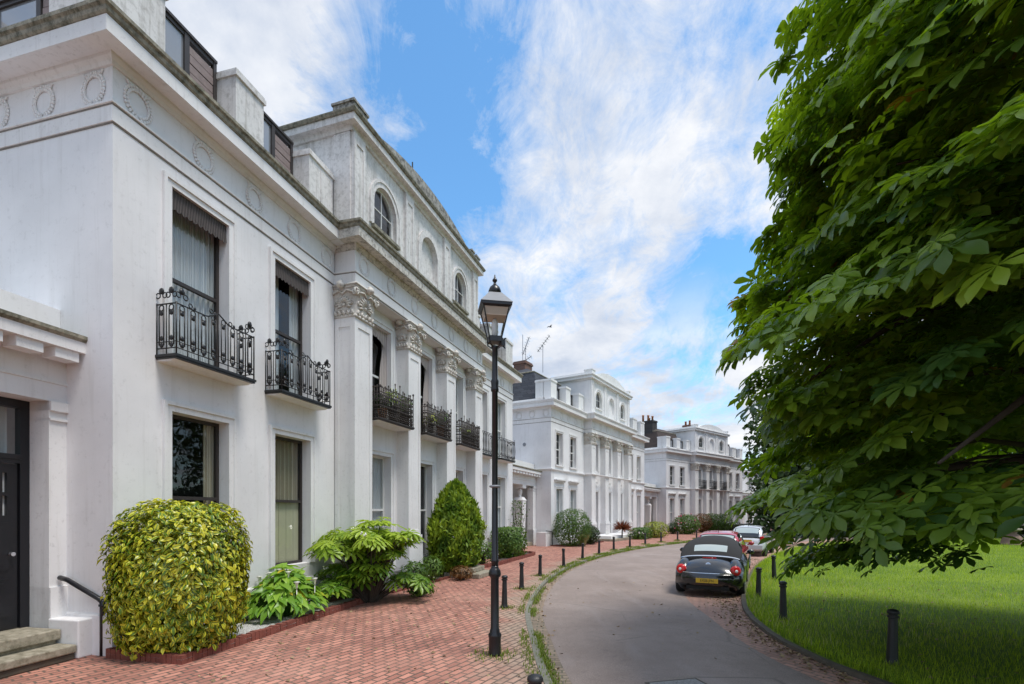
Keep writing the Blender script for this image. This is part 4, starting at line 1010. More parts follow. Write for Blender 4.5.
KL = resample(catmull([(5.5, -9), (3.3, -5), (1.9, -1.5), (1.1, 1.5), (.72, 4), (.50, 6.17), (.41, 8.1), (.44, 11.4), (1.22, 16), (2.7, 20.7), (5.0, 25.6), (8.2, 30.7), (12.9, 36.1), (18.5, 40.8), (25.5, 44.6), (34, 47.2), (46, 48.5)]), 240)
KR = resample(catmull([(10, -9), (8.0, -5), (6.4, -1.5), (5.4, 1.5), (4.85, 4), (4.50, 6.17), (4.36, 7.2), (4.42, 8.6), (4.83, 10.4), (5.68, 12.5), (7.1, 15.3), (9.2, 19.2), (11.9, 23.4), (14.8, 27.3), (18.6, 31.6), (24, 35.6), (31.5, 38.6), (46, 40)]), 240)
AR = resample(catmull([(8.4, -9), (6.6, -5), (5.2, -1.5), (4.5, 1.5), (4.15, 4), (3.93, 6.17), (3.80, 7.6), (3.86, 8.9), (4.02, 10.2), (4.36, 12.6), (5.35, 15.8), (7.3, 20.2), (9.9, 24.8), (12.9, 29), (16.9, 33.4), (22.5, 37.6), (30.5, 40.6), (46, 42.2)]), 240)
ZR = -.055
def sheet(name, A, B, zA, zB, mat, n=1, kd=None, sag=0):
    V = []; F = []; K = []
    for i in range(len(A)):
        for k in range(n + 1):
            q = k / n; p = A[i].lerp(B[i], q); V.append((p.x, p.y, zA + (zB - zA) * q + sag * 4 * q * (1 - q))); K.append(kd[k] if kd else 0)
    for i in range(len(A) - 1):
        for k in range(n): a = i * (n + 1) + k; F.append((a, a + 1, a + n + 2, a + n + 1))
    me = bpy.data.meshes.new(name); me.from_pydata(V, [], F); me.materials.append(mat)
    if kd:
        at = me.attributes.new('kd', 'FLOAT', 'POINT'); at.data.foreach_set('value', K)
    me.shade_smooth(); o = bpy.data.objects.new(name, me); COL.objects.link(o); return tag(o, kind='structure')

m = MB(); m.quad((-400, -400, -.12), (400, -400, -.12), (400, 400, -.12), (-400, 400, -.12)); tag(m.build('ground', M['soil']), kind='structure')
inner = offset(KL, -.10)
# paving from the kerb to beneath the houses (fixed left edge so the sheet never folds)
LX = resample([Vector(p) for p in ((-16, -9), (-14, 10), (-8, 30), (3, 50), (16, 66), (46, 74))], 240)
V = []; F = []; K = []; ks = [0, .3, .6, 1.0, 1.6, 2.4, 3.5, 99]
for i in range(240):
    t = (KL[min(i + 1, 239)] - KL[max(i - 1, 0)]).normalized(); nl = Vector((-t.y, t.x))
    for k in ks:
        p = inner[i] + nl * k if k < 50 else LX[i]
        V.append((p.x, p.y, 0)); K.append(min(k, 5))
for i in range(239):
    for k in range(len(ks) - 1): a = i * len(ks) + k; F.append((a, a + 1, a + len(ks) + 1, a + len(ks)))
me = bpy.data.meshes.new('pavement'); me.from_pydata(V, [], F); me.materials.append(M['paving'])
me.attributes.new('kd', 'FLOAT', 'POINT').data.foreach_set('value', K)
o = bpy.data.objects.new('pavement', me); COL.objects.link(o); tag(o, kind='structure')
def curb(name, pl, d0, d1, z0, z1, mat, jit=.006):
    V = []; F = []
    A = offset(pl, d0); B = offset(pl, d1)
    for i in range(len(pl)):
        j = random.uniform(-jit, jit)
        for (p, z) in ((A[i], z0), (A[i], z1 + j), (B[i], z1 + j * .6), (B[i], z0)): V.append((p.x, p.y, z))
    for i in range(len(pl) - 1):
        for k in range(3): a = i * 4 + k; F.append((a, a + 1, a + 5, a + 4))
    me = bpy.data.meshes.new(name); me.from_pydata(V, [], F); me.materials.append(mat); o = bpy.data.objects.new(name, me); COL.objects.link(o); return tag(o, kind='structure')
curb('kerb', KL, -.105, .0, -.1, .010, M['kerb'])
G1 = offset(KL, .26)
sheet('gutter', KL, G1, ZR, ZR + .004, M['gutter'], 2)
sheet('road', G1, AR, ZR + .006, ZR + .006, M['asphalt'], 4, sag=.035)
sheet('parking_bay', AR, KR, ZR + .003, ZR + .012, M['bay'], 2)
curb('kerb', KR, .0, .10, -.1, .022, M['edging'], .012)
LK = offset(KR, .095)
poly = [Vector((p.x, p.y, .02)) for p in LK] + [Vector((95, 40, .02)), Vector((95, -30, .02)), Vector((14, -30, .02))]
# lawn as a gridded sheet with a gentle swell
gx = np.arange(3.5, 95, .9); gy = np.arange(-12, 60, .9)
KRy = np.array([p.y for p in LK]); KRx = np.array([p.x for p in LK])
def lawn_x(y): return np.interp(y, KRy, KRx)
tri = tessellate_polygon([poly]); m = MB(); m.add(poly, [tuple(t) for t in tri]); tag(m.build('lawn', M['lawn'], recalc=False), kind='structure')

# ------------------------------------------------------------------ beds
A1 = v1['fL']
def bed(label, pts, mat, cap=.13, fillz=.07, w=.11):
    root = empty('flower_bed', (pts[0][0], pts[0][1], 0), 0, label, 'flower bed')
    P = [Vector((p[0], p[1])) for p in pts]; m = MB()
    for a, b in zip(P, P[1:]):
        d = (b - a); L = d.length; d.normalize(); nn = Vector((d.y, -d.x)); k = max(1, int(L / .085)); s = L / k
        for i in range(k):
            z = cap + random.uniform(-.012, .012); e = random.uniform(-.006, .006)
            q = [a + d * (s * i + .004) + nn * (0 + e), a + d * (s * (i + 1) - .004) + nn * e, a + d * (s * (i + 1) - .004) - nn * w, a + d * (s * i + .004) - nn * w]
            m.add([(p.x, p.y, zz) for zz in (0, z) for p in q], [(4, 5, 6, 7), (0, 1, 5, 4), (1, 2, 6, 5), (2, 3, 7, 6), (3, 0, 4, 7)])
    m.build('brick_edging', M['redbrick'], root)
    m = MB(); poly = [Vector((p.x, p.y, fillz)) for p in P]; m.add(poly, [tuple(t) for t in tessellate_polygon([poly])]); m.build('bed_fill', mat, root)
    return root
bed('brick-edged bed of white gravel along the nearest villa', [A1.xy(-.12, .02), A1.xy(-.10, 1.36), A1.xy(2.4, 1.33), A1.xy(4.75, 1.28), A1.xy(5.3, .85)], M['gravel'])
bed('brick-edged soil bed around the clipped box hedge', [(-1.2, 18.6), (-.62, 19.5), (.25, 22.0), (1.05, 24.3), (1.16, 24.9), (.95, 25.4), (.2, 25.5)], M['soil'], .14, .06)
fC = v1['fC']
bed('low planted soil strip at the foot of the nearest villa', [fC.xy(.5, .10), fC.xy(.75, .62), fC.xy(2.2, .70), fC.xy(4.1, .72), fC.xy(4.4, .1)], M['soil'], .05, .03)
f2 = v2['fL']; bed('soil border under the round shrub of the second villa', [f2.xy(-.3, .05), f2.xy(-.2, 1.5), f2.xy(3.5, 1.7), f2.xy(5.2, 1.6), f2.xy(5.4, .7)], M['soil'], .06, .04)

# stone steps of the nearest villa, terrace of the second
st = empty('garden_step', (-1.3, 16.5, 0), 0, 'two low worn stone steps beside the conical conifer', 'steps')
fs = Fr((-2.0, 15.9), 20)
for (a, b, c, d, z0, z1) in ((.25, 1.5, -.3, .95, 0, .15), (.5, 1.45, -.3, .62, .152, .30), (.55, 1.4, -.3, .3, .302, .44)):
    m = MB(fs); m.box(a, b, c, d, z0, z1); m.build('step', M['stone'], st, bevel=.02)
f2c = v2['fC']
st = empty('terrace', f2c.xy(1, 1) + (0,), 0, 'low white terrace step in front of the second villa, under the red cordyline', 'terrace')
m = MB(f2c); m.box(.6, 6.2, -.1, 1.5, 0, .16); m.build('step', M['stone'], st); m = MB(f2c); m.box(.9, 5.9, -.1, 1.1, .162, .36); m.build('step', M['trim'], st)
lw = empty('low_wall', (1.9, 30.9, 0), 0, 'low white block with a dark rail on top beside the porch of the second villa', 'low wall')
fw_ = Fr(v2['fL'].xy(-1.0, .35), 120)
m = MB(v2['fL']); m.box(-.95, -.15, -.55, .1, 0, .85); m.build('block', M['white'], lw)
m = MB(v2['fL']); m.tube([(-.95, .13, .95), (-.1, .13, .88), (-.08, .13, 0)], .03, 6); m.build('rail', M['iron'], lw)
fv3 = v3['fL']; lw = empty('garden_wall', fv3.xy(3, 4) + (0,), 0, 'low dark garden wall below the red shrubs of the farthest villa', 'low wall')
m = MB(fv3); m.box(1.2, 14, 3.6, 3.85, 0, .62); m.build('wall', M['sootbrick'], lw); m = MB(fv3); m.box(1.15, 14.05, 3.55, 3.9, .622, .70); m.build('coping', M['lead'], lw)

# ------------------------------------------------------------------ lamp, bollards, cover
lp = empty('street_lamp', (-.252, 7.41, 0), 0, 'tall black lamp post with a glazed square lantern on the brick pavement', 'street lamp')
def lat(name, prof, mat, n=16, smooth=True, parent=lp, rot=0):
    m = MB(); m.lathe(prof, (0, 0, 0), n, rot); return m.build(name, M[mat], parent, smooth, off=Vector((0, 0, 0)))
b = lat('base', [(0.0972, 0), (0.0945, .03), (0.09, .05), (0.09, .26), (0.0972, .28), (0.0972, .31), (0.0765, .335), (0.0702, .38), (0.0612, .40), (0.0594, 1.12), (0.0648, 1.14), (0.0882, 1.165), (0.0918, 1.20), (0.081, 1.25), (0.0648, 1.27), (0.054, 1.29), (0.054, 1.31)], 'black', 20)
pst = lat('shaft', [(0.0522, 1.30), (0.0495, 1.36), (0.0594, 1.37), (0.0594, 1.40), (0.0486, 1.41), (0.0432, 2.46), (0.0432, 3.86), (0.0558, 3.87), (0.0594, 3.90), (0.0522, 3.94), (0.0558, 3.98), (0.0594, 4.02), (0.0432, 4.05), (0.0396, 4.48), (0.054, 4.50), (0.054, 4.53), (0.018, 4.54)], 'black', 16)
lat('collar_ring', [(.05, 2.455), (.075, 2.46), (.085, 2.475), (.075, 2.49), (.05, 2.495)], 'lead', 16)
def frustum(m, w0, z0, w1, z1, cap=False):
    q = [(s * w0, u * w0, z0) for s, u in ((-1, -1), (1, -1), (1, 1), (-1, 1))] + [(s * w1, u * w1, z1) for s, u in ((-1, -1), (1, -1), (1, 1), (-1, 1))]
    m.add(q, [(i, (i + 1) % 4, 4 + (i + 1) % 4, 4 + i) for i in range(4)] + ([(0, 1, 2, 3), (4, 5, 6, 7)] if cap else []))
m = MB(Matrix.Rotation(R(8), 4, 'Z').__matmul__); m.tr = (lambda Q: (lambda p: Q @ Vector(p)))(Matrix.Rotation(R(10), 3, 'Z')); RT = m.tr
for s, u in ((-1, -1), (1, -1), (1, 1), (-1, 1)):
    m.tube([(s * .080, u * .080, 4.60), (s * .190, u * .190, 5.08)], .011, 5)
    m.tube([(s * .03, u * .03, 4.50), (s * .09, u * .09, 4.56), (s * .10, u * .10, 4.63)], .011, 5)
m.box(-.095, .095, -.095, .095, 4.585, 4.66); frustum(m, .190, 5.05, .217, 5.07, True); frustum(m, .222, 5.07, .222, 5.11, True)
m.box(.08, .15, -.03, .03, 4.54, 4.62); m.tube([(.1, 0, 4.6), (.16, 0, 4.66)], .012, 5); m.tube([(.1, 0, 4.56), (.16, .03, 4.52)], .012, 5)
ln = m.build('lantern', M['black'], lp, off=Vector((0, 0, 0)))
m = MB(RT); frustum(m, .23, 5.11, .09, 5.29, True); m.build('roof', M['lead'], lp, off=Vector((0, 0, 0)))
lat('finial', [(.085, 5.285), (.085, 5.30), (.095, 5.315), (.092, 5.35), (.075, 5.39), (.045, 5.42), (.022, 5.44), (.018, 5.47), (.034, 5.485), (.036, 5.505), (.02, 5.525), (.014, 5.54), (.006, 5.58)], 'black', 14)
m = MB(RT); frustum(m, .083, 4.66, .183, 5.06); m.build('pane', M['lampglass'], ln, off=Vector((0, 0, 0)))
m = MB(RT); frustum(m, .152, 4.935, .180, 5.055, True); m.build('reflector', M['enamel'], ln, off=Vector((0, 0, 0)))
m = MB(); m.lathe([(.02, 4.66), (.045, 4.70), (.05, 4.85), (.03, 4.93), (.01, 4.934)], n=10); m.build('bulb', M['bulb'], ln, True, off=Vector((0, 0, 0)))

def bollard_proto():
    r = empty('bollard', (0, 0, 0), 0, 'x', 'bollard')
    lat('post', [(.078, 0), (.078, .045), (.070, .06), (.064, .10), (.050, .56), (.049, .60), (.066, .61), (.066, .635), (.052, .64), (.052, .655)], 'boll', 10, False, r)
    lat('cap', [(.055, .655), (.066, .66), (.070, .68), (.062, .70), (.035, .715), (.008, .72)], 'boll', 12, True, r)
    return r
BP = bollard_proto(); first = True
bol = [((.19, 4.28), 'nearest kerb bollard, only its round cap showing at the bottom edge'),
       ((-.166, 11.05), 'bollard just right of the lamp post on the brick pavement'), ((.26, 13.75), 'second bollard past the lamp post, weeds round its foot'),
       ((.92, 16.6), 'third bollard past the lamp post along the pavement'), ((1.98, 19.35), 'fourth bollard past the lamp post, in line with the round green shrub'),
       ((3.11, 22.3), 'fifth bollard past the lamp post, in front of the dark shrub'), ((4.3, 24.95), 'sixth bollard past the lamp post, left of the red cordyline'),
       ((5.56, 27.6), 'bollard standing before the white terrace and red cordyline'), ((6.98, 29.9), 'bollard left of the low green hedge'),
       ((8.6, 32.6), 'bollard in front of the low green hedge'), ((10.3, 34.9), 'bollard at the far end of the low green hedge'),
       ((12.1, 36.9), 'bollard before the pink flowered bush of the farthest villa'), ((14.4, 39.4), 'last bollard in sight of the pavement row, before the low dark wall'),
       ((5.19, 6.90), 'large bollard alone in the grass, nearest on the lawn side'), ((5.24, 9.75), 'bollard on the lawn edge between the road and the chestnut leaves'),
       ((6.05, 12.4), 'bollard in the grass just beside the black convertible'), ((8.1, 15.6), 'bollard half hidden by grass and chestnut leaves beyond the convertible')]
for i, ((x, y), lab) in enumerate(bol):
    o = BP if i == 0 else copy_tree(BP)
    o.location = (x, y, 0.0); o.rotation_euler = (R(random.uniform(-1.5, 1.5)), R(random.uniform(-1.5, 1.5)), random.uniform(0, 3)); sgr = 'black bollards along the pavement' if i < 13 else 'black bollards along the lawn'
    s_ = random.uniform(.97, 1.05) * (1.04 if i >= 13 else 1.0); o.scale = (s_, s_, s_)
    tag(o, lab, 'bollard', sgr)

mh = empty('manhole_cover', (2.08, 6.0, ZR + .035), R(14), 'square metal access cover set in the road at the bottom edge', 'access cover')
m = MB(); m.box(-.36, .36, -.36, .36, 0, .008)
plate_ = m.build('frame', M['edging'], mh, off=Vector((0, 0, 0)))
m = MB(); m.box(-.32, .32, -.32, .32, .008, .012)
for i in range(13):
    for j in range(13):
        x, y = -.28 + .56 * i / 12, -.28 + .56 * j / 12; a = PI / 4 if (i + j) % 2 else -PI / 4; c, s = math.cos(a) * .02, math.sin(a) * .02
        m.add([(x - c - s * .3, y - s + c * .3, .012), (x + c - s * .3, y + s + c * .3, .012), (x + c + s * .3, y + s - c * .3, .012), (x - c + s * .3, y - s - c * .3, .012), (x - c * .8, y - s * .8, .02), (x + c * .8, y + s * .8, .02)], [(0, 1, 5, 4), (3, 4, 5, 2), (0, 4, 3), (1, 2, 5)])
m.build('plate', M['ironcover'], mh, off=Vector((0, 0, 0)))

# aerials and a bird
def aerial(label, loc, h, tilt, rz):
    r = empty('tv_aerial', loc, rz, label, 'aerial', 'aerials on the second villa roof')
    m = MB(); m.tube([(0, 0, 0), (0, 0, h)], .022, 5); m.build('mast', M['aerial'], r, off=Vector((0, 0, 0)))
    m = MB(); c = Vector((0, 0, h * tilt[0])); d = Vector((math.cos(R(tilt[1])), 0, math.sin(R(tilt[1]))))
    m.tube([c - d * .6, c + d * .75], .022, 5)
    for i in range(7): q = c + d * (-.5 + .2 * i); m.tube([q + Vector((0, -.28, 0)), q + Vector((0, .28, 0))], .012, 4); m.tube([q + d.cross(Vector((0, 1, 0))) * .16, q - d.cross(Vector((0, 1, 0))) * .16], .012, 4)
    m.build('antenna', M['aerial'], r, off=Vector((0, 0, 0)))
vL = v2['fL']; 
aerial('tall aerial on the left with a crossbar set low on its mast', (.75, 35.3, 11.2), 3.3, (.42, 35), .2)
aerial('short aerial with an upright crossbar close to the tall left mast', (.95, 35.2, 11.2), 2.4, (1.0, 70), .3)
aerial('thin aerial on the right with a slanted crossbar at its tip', (2.10, 34.4, 11.6), 1.9, (1.0, 52), -.2)
lr = bpy.data.objects.new('lightning_rod', None); bpy.data.objects.remove(lr)
m = MB(v1['fC']); m.tube([(3.3, -.25, 12.3), (3.3, -.25, 13.0)], .022, 5); m.box(3.26, 3.34, -.29, -.21, 12.25, 12.45); m.build('rod', M['iron'], v1['root'])
br = empty('bird', (3.4, 45, 18.6), R(30), 'small dark bird flying above the roofs', 'bird'); br.scale = (.5, .5, .5)
m = MB(); m.blob((0, 0, 0), .30, .10, .10, 8, 6); m.blob((.3, 0, .03), .09, .07, .07, 6, 4)
for s in (-1, 1): m.add([(.12, s * .05, .03), (-.14, s * .05, .03), (-.16, s * .38, .16), (.06, s * .40, .17), (-.2, s * .78, .10), (-.08, s * .78, .10), (.0, s * .2, .12)], [(0, 1, 2, 3), (3, 2, 4, 5)])
m.add([(-.25, -.05, 0), (-.25, .05, 0), (-.5, .1, .01), (-.5, -.1, .01)], [(0, 1, 2, 3)])
m.build('body', M['bird'], br, off=Vector((0, 0, 0)), recalc=False)
# ------------------------------------------------------------------ plants
LEAF = t_leaf(.30); NARROW = t_leaf(.16, .08, .2); ROUND = t_leaf(.42, .1, .1)
PALM7 = t_palm(7, 140, .225, .20)
PALM9 = t_palm(9, 130, .13, .16, .12, [.62, .78, .9, .97, 1, .97, .9, .78, .62])

def shrub(name, label, cat, loc, r, h, mat, tmpl=LEAF, n=2500, size=.10, p=2.6, lump=.12, up=.5, z0=.05, droop=.3, group=None, stem=.03, inner=.25, rz=0, asp=1.0, flowers=None, seed=0):
    root = empty(name, (loc[0], loc[1], 0), rz, label, cat, group)
    d = rdir(n); rx, ry, rzz = r, r * asp, h / 2
    s = (np.abs(d[:, 0] / rx) ** p + np.abs(d[:, 1] / ry) ** p + np.abs(d[:, 2] / rzz) ** p) ** (-1 / p)
    k = np.where(RNG.random(n) < inner, RNG.uniform(.35, .8, n), RNG.uniform(.86, 1.04, n))
    lum = np.array([mnoise.noise(Vector((q[0] * 2.3 + seed, q[1] * 2.3, q[2] * 2.3))) for q in d])
    P = d * (s * k * (1 + lump * lum))[:, None]; P[:, 2] += h / 2 + z0
    P[:, 2] = np.maximum(P[:, 2], z0 + .02)
    nrm = d / np.array([rx, ry, rzz]) + RNG.normal(size=(n, 3)) * .45; nrm[:, 2] += up
    head = d + RNG.normal(size=(n, 3)) * .6; head[:, 2] -= droop
    T = frames(nrm, head, size * RNG.uniform(.5, 1.4, n))
    inst_mesh('foliage', tmpl[0], tmpl[1], T, P, M[mat], root, np.clip(RNG.normal(.5, .22, n) + lum * .25, 0, 1), tmpl[2] if len(tmpl) > 2 else None)
    m = MB()
    for i in range(7):
        a = 2 * PI * i / 7 + .3; m.tube([(math.cos(a) * r * .12, math.sin(a) * r * .12, 0), (math.cos(a) * r * .25, math.sin(a) * r * .25, h * .4), (math.cos(a) * r * .55, math.sin(a) * r * .55, h * .78)], [stem, stem * .8, stem * .3], 5)
    m.build('stem', M['bark'], root, off=Vector((0, 0, 0)))
    if flowers:
        fm, fn, fs = flowers; m = MB()
        for _ in range(fn):
            q = P[RNG.integers(n)]; q = q + (q - np.array([0, 0, h / 2])) * .06; m.blob(q, fs, fs, fs * .7, 6, 4)
        m.build('flower', M[fm], root, True, off=Vector((0, 0, 0)))['kind'] = 'stuff'
    return root

shrub('variegated_shrub', 'big clipped golden variegated shrub in the corner of the gravel bed', 'shrub', (-4.97, 7.60), .75, 2.10, 'vari', t_leaf(.24, .18, .3), 19000, .094, 4.2, .06, .65, .10, .35, asp=.95, inner=.22, stem=.04)
shrub('box_hedge', 'clipped square box hedge at the end of the nearest villa', 'hedge', (-.15, 22.9), .64, 1.3, 'box', ROUND, 6500, .085, 7, .03, .3, .08, .1, asp=1.1, rz=-.4)
shrub('low_shrub', 'small loose shrub between the conifer and the clipped hedge', 'shrub', (-1.15, 20.3), .42, .9, 'box', LEAF, 700, .09)
shrub('round_shrub', 'large rounded green shrub before the left wing of the second villa', 'shrub', (3.72, 31.2), 1.08, 2.2, 'shrub', NARROW, 5200, .13, 2.6, .10, .3, .05, .2)
shrub('dark_shrub', 'dark low shrub to the right of the large round shrub', 'shrub', (5.05, 32.9), .62, 1.15, 'dark', LEAF, 1500, .12)
root = empty('plume_grass', (4.35, 31.0, 0), 0, 'pale yellow green plume grass at the foot of the large round shrub', 'ornamental grass')
n = 260; a = RNG.uniform(0, 2 * PI, n); hd = np.stack([np.cos(a) * .6, np.sin(a) * .6, np.ones(n)], 1); nr = np.stack([np.cos(a), np.sin(a), -.3 * np.ones(n)], 1)
inst_mesh('blades', BLADE[0], BLADE[1], frames(nr, hd, RNG.uniform(.5, .85, n)), np.stack([np.cos(a) * .15 * RNG.random(n), np.sin(a) * .15 * RNG.random(n), np.zeros(n) + .02], 1), M['plume'], root)

def spiky(name, label, cat, loc, h, mat, n, L, group=None):
    root = empty(name, loc + (0,), 0, label, cat, group); m = MB(); m.tube([(0, 0, 0), (.03, .02, h)], [.06, .04], 6); m.build('stem', M['bark'], root, off=Vector((0, 0, 0)))
    d = rdir(n); d[:, 2] = np.abs(d[:, 2]) * .9 - .15
    inst_mesh('leaves', BLADE[0], BLADE[1], frames(np.cross(d, rdir(n)), d, RNG.uniform(.7, 1.1, n) * L), np.tile(np.array([.03, .02, h]), (n, 1)) + d * .04, M[mat], root); return root
p = v2['fC'].xy(2.75, 1.25); spiky('cordyline', 'reddish spiky cordyline standing by the white terrace', 'plant', (p[0], p[1]), .85, 'redleaf', 170, .75)
shrub('low_hedge', 'long low green hedge along the end of the second villa', 'hedge', (10.0, 39.2), 1.25, .85, 'shrub', ROUND, 3000, .10, 4, .08, .4, .03, .1, asp=.5, rz=R(50))
shrub('golden_bush', 'yellow green bush at the right end of the low hedge', 'shrub', (11.75, 41.2), .95, 1.25, 'gold', LEAF, 1600, .13)
shrub('flowering_bush', 'tall green bush with pink flowers before the farthest villa', 'shrub', (16.6, 48.0), 1.15, 1.75, 'shrub', LEAF, 2600, .15, 2.3, .18, flowers=('pinkpetal', 26, .07))
shrub('dark_shrub', 'dark little shrub left of the pink flowered bush', 'shrub', (15.4, 48.4), .55, 1.0, 'dark', LEAF, 800, .13)
shrub('russet_shrub', 'russet brown rounded shrub behind the dark garden wall', 'shrub', (19.5, 52.0), .95, 1.75, 'russet', LEAF, 1800, .14, z0=.15)
shrub('garden_shrub', 'olive green rounded shrub just right of the russet one', 'shrub', (21.0, 53.0), 1.05, 1.75, 'shrub', LEAF, 1800, .14, z0=.15)
shrub('garden_shrub', 'dark rounded shrub farthest right behind the dark garden wall', 'shrub', (22.5, 54.0), .95, 1.75, 'box', LEAF, 1700, .13, z0=.15)
shrub('garden_shrub', 'low shrub in front of the last porch, seen above the parked cars', 'shrub', (25.2, 57.0), .8, .9, 'dark', LEAF, 800, .13)

# climbing rose beside the porch
root = empty('climbing_rose', (.32, 25.35, 0), 0, 'thin climbing rose on the wall corner above the clipped hedge', 'climber')
m = MB()
for i in range(6):
    a = i * 1.05; m.tube([(0, 0, .1), (.15 * math.cos(a), .15 * math.sin(a), 1.2), (.35 * math.cos(a), .3 * math.sin(a), 2.0 + .12 * i)], [.02, .014, .006], 4)
m.build('stem', M['bark'], root, off=Vector((0, 0, 0)))
n = 230; z = RNG.uniform(1.2, 2.7, n); P = np.stack([RNG.normal(0, .22, n), RNG.normal(0, .22, n), z], 1)
inst_mesh('foliage', LEAF[0], LEAF[1], frames(rdir(n) + [0, 0, .6], rdir(n), RNG.uniform(.07, .13, n)), P, M['shrub'], root)
for i in range(7): q = P[i * 20]; m = MB(); m.blob(q, .045, .045, .035, 6, 4); m.build('flower', M['petal'], root, True, off=Vector((0, 0, 0)))

# fatsia: big palmate leaves in tiers
def palmate(name, label, loc, r, h, n, size, mat, tiers=4, flowers=0):
    root = empty(name, loc + (0,), 0, label, 'shrub'); P = []; Nn = []; Hd = []
    m = MB()
    for i in range(n):
        if i % 17 == 0:                                            # leaves gather in loose umbrella-like heads
            ca_ = random.uniform(0, 2 * PI); cq = random.random() ** .6 * r * .86; cz = h * random.uniform(.26, 1.0) ** .8 * (1 - .28 * (cq / r) ** 2); cs = random.uniform(.26, .44)
        b = random.uniform(0, 2 * PI); e = random.random() ** .5 * cs
        x_, y_ = cq * math.cos(ca_) + e * math.cos(b), cq * math.sin(ca_) + e * math.sin(b); a = math.atan2(y_ * .45 + math.sin(b) * .5, x_ * .45 + math.cos(b) * .5); rr = math.hypot(x_, y_); q = min(1, rr / r)
        z = max(.12, cz - .5 * e * e / cs - random.random() * .12); a0 = math.atan2(y_, x_)
        P.append((x_, y_, z)); Nn.append((math.cos(a) * .55 * q + random.gauss(0, .22), math.sin(a) * .55 * q + random.gauss(0, .22), 1)); Hd.append((math.cos(a) + random.gauss(0, .4), math.sin(a) + random.gauss(0, .4), -.35))
        if i % 3 == 0: m.tube([(x_ * .1, y_ * .1, 0.02), (x_ * .6, y_ * .6, z * .75), (x_, y_, z)], [.022, .012, .006], 4)
    m.build('stem', M['bark'], root, off=Vector((0, 0, 0)))
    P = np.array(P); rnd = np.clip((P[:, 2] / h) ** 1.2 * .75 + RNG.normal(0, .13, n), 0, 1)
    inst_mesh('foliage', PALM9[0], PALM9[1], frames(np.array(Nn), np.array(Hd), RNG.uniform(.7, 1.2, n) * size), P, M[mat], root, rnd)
    if flowers:
        m = MB()
        for i in range(flowers):
            k = int(RNG.integers(n)); c = P[k] + np.array([0, 0, .12])
            for j in range(9): d = rdir(1)[0]; m.blob(c + d * .05, .022, .022, .022, 5, 3)
        m.build('flower', M['petal'], root, True, off=Vector((0, 0, 0)))['kind'] = 'stuff'
    return root
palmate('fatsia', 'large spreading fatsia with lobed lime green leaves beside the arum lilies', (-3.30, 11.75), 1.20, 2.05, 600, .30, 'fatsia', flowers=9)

# arum lilies
root = empty('arum_lily', (-4.48, 9.95, 0), 0, 'clump of arum lilies with pointed leaves and white flowers on the gravel bed', 'plant')
n = 460; a = RNG.uniform(0, 2 * PI, n); q = RNG.random(n) ** .6; zz = (.30 + .72 * (1 - q ** 1.6) * RNG.uniform(.6, 1.05, n))
P = np.stack([np.cos(a) * q * .72, np.sin(a) * q * .80, zz], 1)
ARUM = ([(0, -.18, .02), (-.30, -.28, .03), (.30, -.28, .03), (-.30, .15, .05), (.30, .15, .05), (0, .2, -.02), (-.17, .62, 0), (.17, .62, 0), (0, .62, -.05), (0, 1.05, -.2)],
        [(1, 0, 3), (0, 5, 3), (0, 2, 4), (0, 4, 5), (3, 5, 8), (3, 8, 6), (5, 4, 7), (5, 7, 8), (6, 8, 9), (8, 7, 9)])
inst_mesh('foliage', ARUM[0], ARUM[1], frames(np.stack([np.cos(a) * .7 * q, np.sin(a) * .7 * q, np.ones(n) * .8], 1) + RNG.normal(0, .3, (n, 3)), np.stack([np.cos(a), np.sin(a), .9 - 1.2 * q], 1) + RNG.normal(0, .3, (n, 3)), RNG.uniform(.15, .26, n)), P, M['arum'], root)
m = MB()
for i in range(0, n, 3): m.tube([(P[i][0] * .15, P[i][1] * .15, .06), tuple(P[i])], [.012, .008], 4)
m.build('stem', M['arum'], root, off=Vector((0, 0, 0)))
for i in range(9):
    aa = RNG.uniform(0, 2 * PI); rr = RNG.uniform(.1, .6); z = 1.02 - rr * .5; m = MB()
    m.lathe([(.006, -.10), (.018, -.04), (.032, .03), (.058, .06)], (rr * math.cos(aa), rr * math.sin(aa), z), 9); m.tube([(rr * math.cos(aa), rr * math.sin(aa), z - .5), (rr * math.cos(aa), rr * math.sin(aa), z - .08)], .008, 4)
    m.build('flower', M['petal'], root, True, off=Vector((0, 0, 0)))

# conical conifer with flame-like sprays
root = empty('conical_conifer', (-1.86, 16.75, 0), 0, 'yellow green egg-shaped conifer beside the low stone steps', 'conifer')
n = 10000; H = 2.95; t = RNG.random(n) ** .85; prof = lambda t: .88 * np.where(t < .34, .52 + .48 * np.sin(np.minimum(t / .34, 1) * PI / 2), np.maximum(.02, 1 - (np.maximum(t - .34, 0) / .66) ** 2.1) ** .72)
a = RNG.uniform(0, 2 * PI, n); lum = np.array([mnoise.noise(Vector((math.cos(x) * 2.2, math.sin(x) * 2.2, y * 5))) for x, y in zip(a, t)])
rr = prof(t) * (1 + .16 * lum) * np.where(RNG.random(n) < .25, RNG.uniform(.5, .85, n), RNG.uniform(.9, 1.03, n))
P = np.stack([rr * np.cos(a), rr * np.sin(a), .06 + t * H], 1)
hd = np.stack([np.cos(a) * .45, np.sin(a) * .45, np.ones(n)], 1) + RNG.normal(0, .25, (n, 3)); nr = np.stack([np.cos(a), np.sin(a), .25 * np.ones(n)], 1) + RNG.normal(0, .6, (n, 3))
inst_mesh('foliage', NARROW[0], NARROW[1], frames(nr, hd, RNG.uniform(.12, .25, n)), P, M['conifer'], root, np.clip(.45 + lum * .9 + RNG.normal(0, .16, n), 0, 1))
